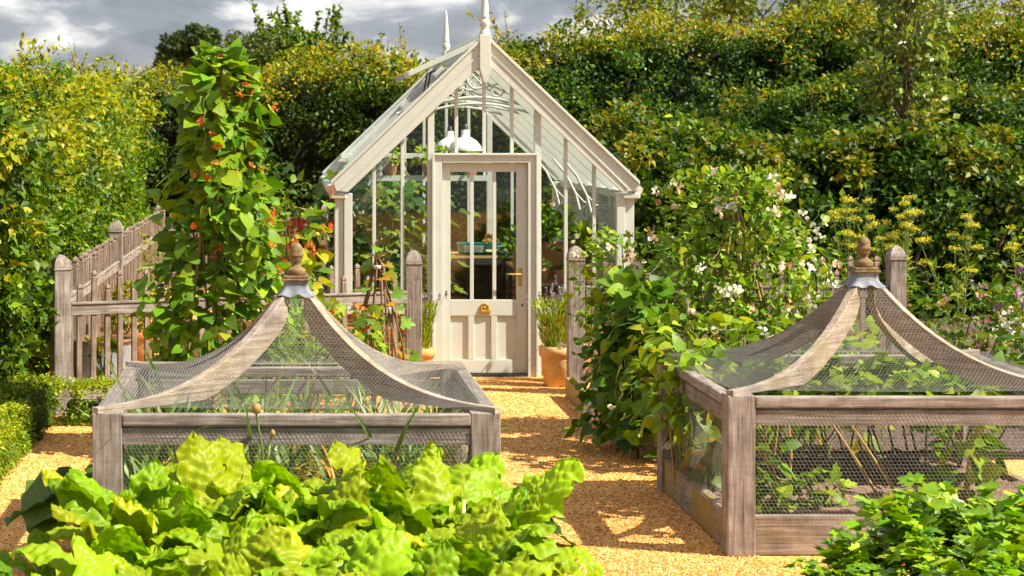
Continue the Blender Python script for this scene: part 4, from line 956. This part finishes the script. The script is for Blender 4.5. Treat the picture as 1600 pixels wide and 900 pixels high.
bush('bean_bush', 'dense dark bean bush with white flowers spilling over the path edge beside the gate post', 'bean plant', (2.44, 14.05, 0), 212, None, .10, 1.22, 900, .105, [(.045, .12, .016), (.075, .17, .02), (.12, .23, .022), (.19, .29, .025)], T_HEART, 10, None, LEAF, (2, 3, 2, 1), None,
     [([(.80, .74, .66), (.78, .7, .55)], 18, .034, 5, .1, .6, 'white_blossom')], lambda u: (.34*(1.05-u*.45), .42*(1.0-u*.3)), .55, .45, 14)
bush('bean_bush', 'lime green bean foliage leaning onto the back corner of the right cage', 'bean plant', (2.66, 13.35, 0), 213, (.34, .30), .12, 1.02, 300, .105, LIME+[(.09, .18, .02), (.3, .32, .03)], T_HEART, 8, None, LEAF, None, None, None, None, .4, .6, 20)
bush('bean_vine', 'lime green vine spilling through the left side of the right cage over its rail', 'bean plant', (2.40, 12.15, 0), 218, (.13, .42), .45, .98, 230, .095, LIME+[(.12, .22, .02)], T_HEART, 5, STEMY, LEAF, None, None, None, None, .5, .6, 12)
bush('bean_bush', 'leafy bean growth behind the roof of the right cage', 'bean plant', (3.5, 13.5, 0), 217, (.55, .3), .2, .98, 320, .10, PEA+LIME, T_HEART, 8, None, LEAF, None, None, None, None, .4, .6, 30)
# bed edging boards
for (x0, x1, y0, y1, l) in ((2.36, 2.41, 13.75, 17.0, 'weathered board edging the bean bed beside the path'), (2.42, 3.4, 13.72, 13.77, 'short weathered board edging the near end of the bean bed')):
    m = MB(); m.box(0, x1-x0, 0, y1-y0, 0, .17); tag(m.build('edging_board', WYM if y1-y0 > 1 else WXM, bevel=.005, loc=(x0, y0, 0)), l, 'board')

# right cage contents
RB = [(.12, .23, .03), (.18, .29, .03), (.25, .35, .035), (.09, .18, .025)]
rng = np.random.default_rng(77)
rb = [bush('bean_plant', 'bushy bean plant with broad leaves inside the right cage', 'bean plant', (0, 0, .18), 220+i, (.27, .27), .40, .64, 150, .10, RB, T_LOBE if i % 2 else T_HEART, 2, STEMG, LEAF, None, 'bean plants inside the right cage', None, None, .3, .8) for i in range(3)]
ps = [(-.40, .10), (-.08, .12), (.25, .08), (.58, .12), (-.62, .34), (-.2, .30), (.12, .2), (.5, .3), (.80, .25), (.8, .55), (-.7, .62), (-.28, .68), (.15, .65), (.55, .7)]
for i, (dx, dy) in enumerate(ps):
    o = rb[i] if i < 3 else copy_tree(rb[i % 3]); o.location = (RCX+dx+rng.normal(0, .03), RCY+dy+.14, .185); o.rotation_euler = (0, 0, rng.uniform(0, 6.28)); o.scale = (1, 1, rng.uniform(.9, 1.12))
bush('bean_vine', 'yellowing vine trailing inside the left netting of the right cage', 'bean plant', (RCX-.90, RCY+.30, .185), 230, (.06, .42), .02, .60, 150, .10, [(.09, .17, .03), (.13, .2, .03), (.40, .32, .03), (.48, .34, .04)], T_HEART, 6, STEMY, LEAF, (3, 3, 1, 1), None, None, None, .7, .2)
bush('leaf_cluster', 'climbing bright leaves at the front left corner inside the right cage', 'bean plant', (RCX-.68, RCY-.66, .185), 231, (.07, .07), .05, .55, 30, .11, LIME+GREEN, T_HEART, 4, STEMY)
for i, (dx, dy, r, l) in enumerate(((-.66, -.62, .17, 'low bluish leafy plant on the soil at the front left of the right cage'), (-.42, -.62, .13, 'low lime leafy plant second from the left post of the right cage'))):
    bush('salad_plant', l, 'plant', (RCX+dx, RCY+dy, .185), 233+i, (r*.85, r*.7), .01, .20, 60, .075, ([(.10, .19, .08), (.14, .24, .08), (.2, .27, .05)], LIME)[i], T_LOBE, 4, STEMG, LEAF)
bush('leaf_cluster', 'broad leaved plant drooping to the soil at the right of the right cage', 'bean plant', (RCX+.42, RCY-.45, .185), 236, (.18, .15), .05, .55, 70, .12, RB, T_HEART, 5, STEMY)
STRAW = flatmat('straw_stem', (.42, .29, .08))
for x0, y0, x1, y1, z1, l in ((-.08, -.1, -.42, -.28, .48, 'left one of two straw coloured bare stems leaning in the right cage'), (.02, -.15, -.35, -.32, .52, 'right one of two straw coloured bare stems leaning in the right cage'), (-.62, -.2, -.63, -.23, .52, 'upright straw coloured bare stem near the front left post of the right cage')):
    tag(MB().tube([(0, 0, 0), ((x1-x0)/2+.02, (y1-y0)/2, z1*.45), (x1-x0, y1-y0, z1)], [.010, .008, .006], 6).build('bare_stem', STRAW, loc=(RCX+.1+x0, RCY-.1+y0, .185)), l, 'stem')

# plants round the left cage
bush('feathery_bush', 'pale feathery bush behind the left cage, seen through its netting', 'plant', (.10, 12.75, 0), 241, None, .25, 1.16, 1300, .06, [(.09, .19, .05), (.13, .25, .06), (.19, .3, .07)], T_NARROW, 16, None, LEAF, None, None, None, lambda u: (.40*(1.05-u*.55), .3), -.2, .6)
def bigleaf(label, loc, seed, n, ln, pal, rotz=0, name='rhubarb_plant', cat='rhubarb', el=(.1, .9)):
    rng = np.random.default_rng(seed); t = thing(name, label, cat, loc, rotz); L = Leaves(T_BIG); m = MB()
    for i in range(n):
        a = rng.uniform(0, 6.28); e_ = rng.uniform(*el); r = ln*rng.uniform(.5, 1.0); b = np.array([math.cos(a)*math.cos(e_), math.sin(a)*math.cos(e_), math.sin(e_)])*r
        m.tube([(0, 0, 0), tuple(b*.5+np.array([0, 0, .05])), tuple(b)], [.010, .009, .006], 6)
        L.add(b[None], np.array([math.cos(a), math.sin(a), -.35+rng.normal(0, .25)]), np.array([0, 0, 1])+rng.normal(0, .25, 3), ln*rng.uniform(.6, 1.0), palette(rng, 1, pal))
    L.build('leaves', LEAFG, t); m.build('stalks', STEMR, t); return t
T_BIG = blade([(.0,.0,0),(.22,-.10,.03),(.40,.05,.10),(.43,.2,.02),(.48,.32,.09),(.42,.47,.01),(.41,.58,.06),(.30,.72,.0),(.2,.88,.02),(.0,1.0,-.12)], [(.0,0),(.04,0),(.12,.0),(.22,.0),(.34,0),(.47,-.01),(.58,-.02),(.72,-.04),(.87,-.07),(1.0,-.12)])
bigleaf('dark broad leaved plant spilling past the left post of the left cage', (-1.10, 10.45, .12), 251, 22, .38, [(.03, .09, .018), (.06, .14, .03), (.11, .20, .06)], el=(.15, 1.45))
bigleaf('dark broad leaved plant at the right post of the left cage', (1.17, 10.9, .05), 252, 15, .26, [(.03, .10, .02), (.06, .15, .03)], el=(.1, 1.0))
bigleaf('small green plant on the gravel behind the right corner of the left cage', (1.20, 12.4, .0), 253, 6, .12, LIME)

# twig wigwam with young vine in front of the greenhouse
tw = thing('twig_wigwam', 'rustic twig wigwam tied near its top with a young vine growing on it', 'plant support', (.72, 16.4, 0))
rng = np.random.default_rng(261); m = MB()
for i in range(11):
    a = 2*math.pi*i/11; r0 = .26; h = rng.uniform(1.2, 1.4); j = rng.normal(0, .03, 4)
    m.tube([(r0*math.cos(a), r0*math.sin(a), 0), (r0*.62*math.cos(a)+j[0], r0*.62*math.sin(a)+j[1], h*.42), (.035*math.cos(a)+j[2]*.4, .035*math.sin(a), 1.16), (-.05*math.cos(a)+j[3], -.05*math.sin(a), h)], [.011, .009, .008, .004], 6)
m.build('twigs', WTWIG, tw)
m = MB(); m.lathe([(.034, 1.145), (.04, 1.15), (.04, 1.17), (.034, 1.175)], 14); m.build('tie', PAPER, tw)
L = Leaves(T_LOBE); n = 44; a = rng.uniform(0, 6.28, n); u = rng.uniform(.05, 1, n)**1.4; P = np.stack([(.27*(1-u)+.03)*np.cos(a), (.27*(1-u)+.03)*np.sin(a), .3+1.05*u], 1)
L.add(P, np.stack([np.cos(a), np.sin(a), a*0-.3], 1)+rdir(rng, n)*.3, np.array([0, -.5, .7])+rdir(rng, n)*.4, rng.uniform(.06, .15, n), palette(rng, n, [(.12, .25, .03), (.2, .3, .03), (.16, .27, .03), (.4, .28, .05)])); L.build('vine_leaves', LEAF, tw)
bush('nasturtium', 'low leafy plant with orange and red flowers at the foot of the twig wigwam', 'plant', (.52, 16.2, 0), 262, (.26, .2), .2, .86, 95, .11, LIME+GREEN, T_LOBE, 6, STEMG, LEAF, None, None, [([(.65, .2, .03), (.6, .12, .03)], 9, .04, 6, .5, 1.05, 'orange_blossom')])

# lavender pots
LAVG = [(.16, .26, .03), (.24, .33, .035), (.33, .36, .05)]
def lavender(seed, h, w):
    def f(t, z, r):
        rng = np.random.default_rng(seed); L = Leaves(T_NARROW); n = 900; a = rng.uniform(0, 6.28, n); rr = np.sqrt(rng.uniform(0, 1, n)); u = rng.uniform(0, 1, n)**.8
        P = np.stack([np.cos(a)*rr*w*(.5+.5*u), np.sin(a)*rr*w*(.5+.5*u), z+h*.72*u], 1); L.add(P, np.stack([np.cos(a)*.35, np.sin(a)*.35, a*0+1], 1)+rdir(rng, n)*.25, rdir(rng, n), rng.uniform(.05, .1, n), palette(rng, n, LAVG), .7); L.build('foliage', LEAF, t)
        m = MB()
        for i in range(20):
            a = rng.uniform(0, 6.28); q = w*rng.uniform(.1, 1.5); tp = np.array([math.cos(a)*q*1.1, math.sin(a)*q*1.1, z+h*rng.uniform(.7, 1.05)]); m.tube([(tp[0]*.15, tp[1]*.15, z), (tp[0]*.5, tp[1]*.5, z+.5*(tp[2]-z)), tuple(tp)], .0022, 4)
            k = 16; u_ = rng.uniform(0, 1, k); fl = Leaves(T_PETAL); fl.add(tp+np.stack([u_*0, u_*0, -u_*.07], 1), rdir(rng, k)+np.array([0, 0, .8]), rdir(rng, k), .016, palette(rng, k, [(.26, .15, .34), (.36, .25, .45), (.48, .38, .52)], None, .15))
            fl.build('flower_spike', PETAL, t)
        m.build('flower_stalks', STEMG, t)
    return f
pot('pale terracotta pot of tall lavender right of the greenhouse door', (2.38, 17.75, 0), .145, .36, TERRA_Y, 'potted_lavender', lavender(271, .58, .22), cat='potted plant')
pot('terracotta pot of lavender half hidden behind the left gate post', (1.16, 17.8, 0), .13, .34, TERRA_Y, 'potted_lavender', lavender(272, .55, .15), cat='potted plant')
pot('purple flowered lavender pot behind the right gate post against the brick base', (2.62, 18.05, 0), .14, .36, TERRA, 'potted_lavender', lavender(273, .62, .15), cat='potted plant')
pot('terracotta pot with trailing orange blooms under the left panes of the greenhouse', (.92, 17.9, 0), .13, .3, TERRA, 'potted_plant', bushy(LIME, .22, .2, 110, .07, seed=274, flower=([(.65, .25, .04)], 8, .04)), cat='potted plant')

# left fence corner: galvanised tub, topiary
tb = thing('galvanised_tub', 'ribbed galvanised steel tub with a wooden rim behind the left picket fence', 'tub', (-1.63, 17.1, 0))
m = MB(); n = 64; vs = []
for (r, z) in ((.24, 0), (.245, .06), (.25, .1), (.262, .3), (.268, .46), (.275, .47)):
    for j in range(n):
        a = 2*math.pi*j/n; q = r*(1+.018*math.sin(a*24)*(1 if .05 < z < .465 else 0)); vs.append((q*math.cos(a), q*math.sin(a), z))
m.add(vs, [(i*n+j, i*n+(j+1) % n, (i+1)*n+(j+1) % n, (i+1)*n+j) for i in range(5) for j in range(n)], True); m.build('tub_body', GALV, tb)
m = MB(); m.lathe([(.26, .468), (.285, .47), (.29, .485), (.285, .5), (.25, .502), (.235, .49), (.235, .43), (0, .42)], 40); m.build('wooden_rim', WTWIG, tb)
def ball(hgt, wid, seed, pal): return bushy(pal, hgt, wid, 900, .03, T_HEDGE, .7, None, seed, 0, 4)
def topi(t, z, r):
    rng = np.random.default_rng(281)
    for (cz, rad, k) in ((z+.10, .20, 700), (z+.34, .17, 700)):
        L = Leaves(T_HEDGE); d = rdir(rng, k); L.add(np.array([0, 0, cz])+d*np.array([rad*1.1, rad*1.1, rad*.62])*rng.uniform(.8, 1.05, (k, 1)), d+rdir(rng, k)*.8, d+rdir(rng, k)*.6, rng.uniform(.03, .05, k), palette(rng, k, [(.16, .22, .02), (.28, .28, .025), (.38, .29, .03), (.10, .17, .02)])); L.build('clipped_ball', LEAF, t)
    MB().tube([(0, 0, z-.02), (0, 0, z+.3)], .018, 7).build('stem', BARK, t)
pot('terracotta pot with a two tier golden topiary behind the left picket fence', (-1.40, 17.75, .12), .20, .40, TERRA, 'potted_topiary', topi, cat='topiary')
o = MB().box(-.26, .26, -.22, .22, 0, .12).build('wooden_plinth', WX, bevel=.006, loc=(-1.40, 17.75, 0)); tag(o, 'low wooden plinth under the pot of golden topiary', 'plinth')
bush('young_vegetable', 'small yellow flowered squash seedling in front of the galvanised tub', 'plant', (-1.55, 16.25, 0), 282, (.09, .08), .25, .62, 22, .12, LIME, T_LOBE, 4, STEMG, LEAF, None, None, [([(.7, .5, .03)], 3, .04, 6, .7, 1.0, 'yellow_blossom')])
bush('golden_shrub', 'golden green upright shrub beside the side fence, left of the bean wigwam', 'shrub', (-1.28, 19.2, 0), 283, (.2, .2), .2, 1.3, 900, .045, [(.10, .16, .02), (.18, .23, .02), (.28, .28, .025)], T_HEDGE, 4, STEMR)
bush('border_plant', 'leafy green border plant under the dark hedge left of the greenhouse', 'plant', (-.2, 22.5, 0), 284, (.5, .4), .2, 1.75, 420, .13, GREEN+[(.16, .24, .03)], T_OVAL, 8)

# right border: fennel and mixed perennials
def fennel(label, loc, h, seed, n=9, group=None):
    rng = np.random.default_rng(seed); t = thing('fennel_plant', label, 'fennel', loc, 0, group); m = MB(); fl = Leaves(T_PETAL); L = Leaves(T_NARROW)
    for i in range(n):
        a = rng.uniform(0, 6.28); sp = rng.uniform(.05, .38); hh = h*rng.uniform(.72, 1.0); tp = np.array([math.cos(a)*sp, math.sin(a)*sp*.6, hh])
        m.tube([(0, 0, 0), (tp[0]*.35, tp[1]*.35, hh*.5), tuple(tp)], [.010, .007, .004], 5)
        heads = [tp]+[tp+np.array([rng.normal(0, .11), rng.normal(0, .06), -rng.uniform(.06, .22)]) for _ in range(2)]
        for hd in heads:
            if hd is not tp: m.tube([(tp[0]*.8, tp[1]*.8, hd[2]-.15), tuple(hd)], .003, 4)
            R_ = rng.uniform(.045, .075); k = 95; aa = rng.uniform(0, 6.28, k); q = np.sqrt(rng.uniform(0, 1, k))*R_
            P = hd+np.stack([np.cos(aa)*q, np.sin(aa)*q, .035-4.5*q*q+rng.normal(0, .010, k)], 1); fl.add(P, rdir(rng, k), np.array([0, -.3, 1])+rdir(rng, k)*.5, .012, palette(rng, k, [(.52, .49, .02), (.60, .54, .03), (.42, .43, .03)], None, .1))
            for j in range(8): b = 2*math.pi*j/8; m.tube([tuple(hd-np.array([0, 0, .03])), tuple(hd+np.array([math.cos(b)*R_*.8, math.sin(b)*R_*.8, .015]))], .0018, 3)
        k = 60; s = rng.uniform(.2, .85, k)[:, None]; P = np.array([0, 0, 0])+(tp[None]*np.concatenate([s*.8, s*.8, s], 1)); L.add(P, rdir(rng, k)+np.array([0, 0, .4]), rdir(rng, k), rng.uniform(.06, .14, k), palette(rng, k, [(.12, .2, .05), (.18, .26, .06), (.26, .30, .05)]), .6)
    m.build('stalks', STEMG, t); fl.build('umbels', PETAL, t); L.build('foliage', LEAF, t)
for i, (x, y, h, n, l) in enumerate(((5.35, 18.9, 1.62, 7, 'fennel with broad yellow flower heads just behind the right cage finial'), (5.95, 19.2, 1.70, 7, 'tallest fennel with yellow flower heads behind the right fence post'), (6.3, 18.6, 1.46, 4, 'fennel with scattered yellow heads right of the fence post'), (6.95, 18.8, 1.5, 2, 'lone fennel stalks with yellow heads near the right edge'))):
    fennel(l, (x, y, 0), h, 291+i, n)
MIX = [(.05, .11, .02), (.08, .16, .025), (.13, .21, .03), (.19, .23, .03)]
WHT = [(.78, .76, .7), (.75, .72, .68)]; PUR = [(.25, .12, .28), (.35, .2, .34), (.3, .2, .25)]; BLU = [(.03, .04, .3), (.06, .07, .38)]; PNK = [(.4, .2, .2), (.45, .28, .25)]; YEL = [(.5, .4, .03)]
for i, (x, y, h, w, l, fw) in enumerate(((5.55, 16.2, 1.0, .36, 'mixed border plant with brown pink seedheads right of the fence post', [(PNK, 16, .03, 6, .4, 1.05, 'pink_blossom'), (WHT, 5, .04, 7, .4, 1.0, 'white_blossom')]),
        (6.05, 16.0, 1.02, .38, 'leafy border plant with white phlox like flowers', [(WHT, 12, .042, 7, .3, 1.0, 'white_blossom'), (PUR, 8, .035, 7, .6, 1.05, 'purple_blossom')]),
        (6.5, 15.6, .86, .38, 'border plant with deep blue flowers behind the right end of the right cage', [(BLU, 16, .035, 7, .2, 1.0, 'blue_blossom'), (WHT, 5, .04, 7, .2, .9, 'white_blossom')]),
        (6.75, 17.4, 1.2, .42, 'taller border plant with dusky purple flowers under the fennel', [(PUR, 24, .04, 7, .6, 1.05, 'purple_blossom'), (PNK, 8, .03, 6, .5, 1.0, 'pink_blossom')]),
        (5.75, 15.0, .72, .4, 'low green border plant hugging the back of the right cage', [(YEL, 5, .04, 6, .5, 1.0, 'yellow_blossom'), (BLU, 5, .035, 7, .5, 1.0, 'blue_blossom')]),
        (6.15, 14.5, .62, .36, 'low border plant with blue flowers at the right picture edge', [(BLU, 8, .035, 7, .5, 1.0, 'blue_blossom'), (YEL, 5, .035, 6, .6, 1.0, 'yellow_blossom')]),
        (7.35, 17.6, 1.15, .42, 'dark leafy border plant with pale brown flowers at the far right', [(PNK, 10, .035, 6, .7, 1.05, 'pink_blossom')]),
        (4.75, 18.6, 1.0, .5, 'plain leafy plant behind the short pickets on the right', None), (4.3, 19.4, 1.2, .5, 'plain dark leafy plant between the greenhouse and the right pickets', None))):
    bush('border_perennial', l, 'plant', (x, y, 0), 301+i, (w, w*.8), .08, h, 420, .075, MIX, T_OVAL if i % 2 else T_LOBE, 12, STEMG, LEAF, None, None, fw, None, .1, .7)

# ------------------------------------------------------------------ chard in front
def chardleaf(rng, az, el, ln, wd, pet, pal, bend):
    nu, nv_ = 23, 42; c = palette(rng, 1, pal, None, .07)[0]; V, C = [], []
    p = np.array([0., 0, 0]); ph = rng.uniform(0, 6.28, 6); tw = rng.normal(0, .25)
    def frame(e_): return np.array([math.cos(az)*math.cos(e_), math.sin(az)*math.cos(e_), math.sin(e_)])
    stem = [p.copy()]; e_ = el
    for j in range(4): p = p+frame(e_)*pet/4; e_ -= bend*.10; stem.append(p.copy())
    for j in range(nv_):
        t = j/(nv_-1); ee = e_-bend*t**1.6; d = frame(ee); sd = np.array([-math.sin(az+tw*t), math.cos(az+tw*t), 0]); up = np.cross(sd, d); up = up if up[2] > -2 else -up
        w = wd*(max(0.0, math.sin(math.pi*min(1, (t*.93+.055)**.88)))**.45)*(1 if t < .9 else math.sqrt(max(.10, 1-((t-.9)/.1)**2)))
        for i in range(nu):
            s = (i-(nu-1)/2)/((nu-1)/2); a = abs(s)
            rf = a**1.6*.16*math.sin(t*12+ph[0]+s*1.6)+a**2.6*.075*math.sin(t*25+ph[1]+3*s)
            bl = .062*math.sin(6.283*(t*6.2-a*1.45)+ph[2])*(.3+.7*min(1, a*3))*(1-.6*a*a)+.05*math.sin(t*29+ph[3]+2.3*math.sin(s*6+ph[4]))*math.sin(s*11+ph[1]+1.7*math.sin(t*13))+.02*math.sin(t*61+ph[4]+3*math.sin(s*9))*math.sin(s*23+ph[2])
            q = p+sd*s*w*(1-.10*a*math.sin(t*17+ph[5]))+up*(wd*(rf+bl*(a > .05))+.28*w*a**1.5-.02*wd*(a < .05))
            V.append(q); vein = max(0, 1-a*7)*(1-t*.7)
            edge = 1+.10*a; C.append(c*edge*(1-vein)+np.array([.30, .37, .10])*vein)
        p = p+d*ln/(nv_-1)
    F = [(j*nu+i, j*nu+i+1, (j+1)*nu+i+1, (j+1)*nu+i) for j in range(nv_-1) for i in range(nu-1)]
    return np.array(V), np.array(F), np.array(C), stem
def chard(name, label, seed, pal, nl=10, ln=.32, wd=.115, pet=.25, group=None, cat='chard'):
    rng = np.random.default_rng(seed); t = thing(name, label, cat, (0, 0, 0), 0, group); VV, FF, CC = [], [], []; nb = 0; m = MB()
    for i in range(nl):
        f = i/nl; az = i*2.4+rng.normal(0, .3); el = 1.46-.62*f+rng.normal(0, .08); s = (.72+.45*math.sin(f*3.0))*rng.uniform(.85, 1.15)
        V, F, C, st = chardleaf(rng, az, el, ln*s, wd*s*rng.uniform(.9, 1.15), pet*s*rng.uniform(.8, 1.1), pal, rng.uniform(.3, 1.5)+.5*f)
        VV.append(V); FF.append(F+nb); CC.append(C); nb += len(V)
        m.tube([tuple(x) for x in st], [.014, .013, .012, .010, .008], 7)
    rawmesh('leaves', np.concatenate(VV), np.concatenate(FF), CHARD, t, np.concatenate(CC)); m.build('stalks', flatmat_cache('chard_stalk', (.45, .48, .2)), t)
    return t
CH = [(.23, .335, .02), (.265, .36, .02), (.195, .305, .02), (.28, .355, .03)]
CHD = [(.05, .15, .03), (.08, .19, .035), (.11, .23, .04)]
chp = [chard('chard_plant', 'yellow green crinkled chard plant in the front bed', 400+i, CH, 13+i % 3, .235+.02*(i % 3), .086) for i in range(6)]
rng = np.random.default_rng(33); cnt = 0
for y, xs in ((9.22, np.arange(-.78, 1.0, .25)), (8.85, np.arange(-.70, .93, .24)), (8.45, np.arange(-.68, .88, .25)), (8.05, np.arange(-.62, .80, .26)), (7.65, np.arange(-.6, .74, .27)), (7.25, np.arange(-.6, .8, .28))):
    for x in xs:
        o = chp[cnt] if cnt < 6 else copy_tree(chp[rng.integers(6)]); cnt += 1
        o.location = (x+rng.normal(0, .04), y+rng.normal(0, .04), .10); o.rotation_euler = (rng.normal(0, .05), rng.normal(0, .05), rng.uniform(0, 6.28)); s = rng.uniform(1.06, 1.24)*(1.0 if y < 8.7 else 1.08); o.scale = (s, s, s*(1.12 if y < 8.7 else 1.27))
        o['label'] = 'yellow green crinkled chard plant in the front bed'; o['group'] = 'yellow green chard plants in the front bed'
chd = [chard('beet_plant', 'dark green glossy leaved plant', 420+i, CHD, 9, .24, .075, .14, cat='beet') for i in range(2)]
for i, (x, y, l) in enumerate(((-1.08, 9.15, 'dark glossy leaved beet plant at the far left end of the chard bed'), (-1.15, 8.6, 'dark glossy leaved beet plant nearest the left edge of the picture'), (-1.2, 8.1, 'dark glossy leaved beet plant at the lower left corner'), (-.42, 9.5, 'dark green leaves rising behind the chard at the left cage front'), (.25, 9.55, 'dark green leaves among the chard in front of the onions'))):
    o = chd[i] if i < 2 else copy_tree(chd[i % 2]); o.location = (x, y, .08); o.rotation_euler = (0, 0, i*1.3); o['label'] = l; o['group'] = 'dark leaved plants around the chard'
# bolted stalk with a bud in front of the left cage
bt = thing('bolted_stalk', 'slim bolted stalk with brownish buds standing in front of the left cage rail', 'plant', (-.14, 9.6, .1))
m = MB(); m.tube([(0, 0, 0), (.015, 0, .4), (.0, 0, .62), (-.03, 0, .80)], [.010, .008, .007, .005], 7); m.tube([(.005, 0, .6), (.05, 0, .70)], [.005, .004], 6); m.build('stalk', STEMG, bt)
m = MB(); m.lathe([(0, .80), (.016, .805), (.024, .825), (.02, .845), (.008, .855), (0, .856)], 12, (-.03, 0, 0)); m.lathe([(0, .69), (.010, .695), (.014, .71), (.006, .725), (0, .726)], 10, (.05, 0, 0)); m.build('buds', flatmat('bud', (.33, .2, .05)), bt)

# celery and parsley at lower right
def celery(name, label, seed, pal, n=11, h=.5, group=None, leaf=.088):
    rng = np.random.default_rng(seed); t = thing(name, label, 'celery', (0, 0, 0), 0, group); L = Leaves(T_LOBE); m = MB()
    for i in range(n):
        a = i*2.4+rng.normal(0, .3); sp = rng.uniform(.08, .26); hh = h*rng.uniform(.6, 1.0); tp = np.array([math.cos(a)*sp, math.sin(a)*sp, hh])
        f = lambda u: np.array([tp[0]*u**1.5, tp[1]*u**1.5, hh*u-.06*u**4]); m.tube([f(u) for u in (0, .3, .6, 1)], [.009, .007, .005, .003], 6)
        for u in (.58, .72, .86, 1.0):
            c = f(u); k = 1 if u == 1 else 2
            for s in range(k):
                dr_ = np.array([math.cos(a), math.sin(a), .3]) if u == 1 else np.array([math.cos(a+(1.3 if s else -1.3)), math.sin(a+(1.3 if s else -1.3)), .3]); b = c+dr_*.045
                for q in (-.7, 0, .7): 
                    dd = np.array([dr_[0]*math.cos(q)-dr_[1]*math.sin(q), dr_[0]*math.sin(q)+dr_[1]*math.cos(q), .15+rng.normal(0, .25)]); L.add(b[None], dd, np.array([.1, -.2, 1])+rng.normal(0, .35, 3), leaf*rng.uniform(.75, 1.25), palette(rng, 1, pal))
    L.build('foliage', LEAFG, t); m.build('stalks', STEMG, t); return t
CEL = [(.15, .28, .016), (.22, .36, .02), (.30, .43, .025), (.10, .22, .015)]
cl = [celery('celery_plant', 'bright green celery plant with divided leaves at lower right', 500+i, CEL) for i in range(4)]
rng = np.random.default_rng(55); cnt = 0
for (x, y, s) in ((2.62, 9.35, .72), (2.95, 9.42, 1.05), (3.25, 9.45, .98), (3.55, 9.4, 1.05), (2.45, 8.95, .62), (2.72, 8.95, .86), (3.0, 9.0, 1.05), (3.28, 9.05, 1.05), (3.55, 8.95, 1.12), (2.55, 8.6, .66), (2.8, 8.55, .9), (3.05, 8.6, 1.0), (3.3, 8.5, 1.05), (2.6, 8.2, .7), (2.85, 8.2, .9), (3.1, 8.15, 1.0)):
    o = cl[cnt] if cnt < 4 else copy_tree(cl[cnt % 4]); cnt += 1
    o.location = (x+rng.normal(0, .03), y+rng.normal(0, .03), .06); o.rotation_euler = (0, 0, rng.uniform(0, 6.28)); o.scale = (s, s, s*(1.12 if x > 2.75 else .95)); o['group'] = 'celery plants at lower right'
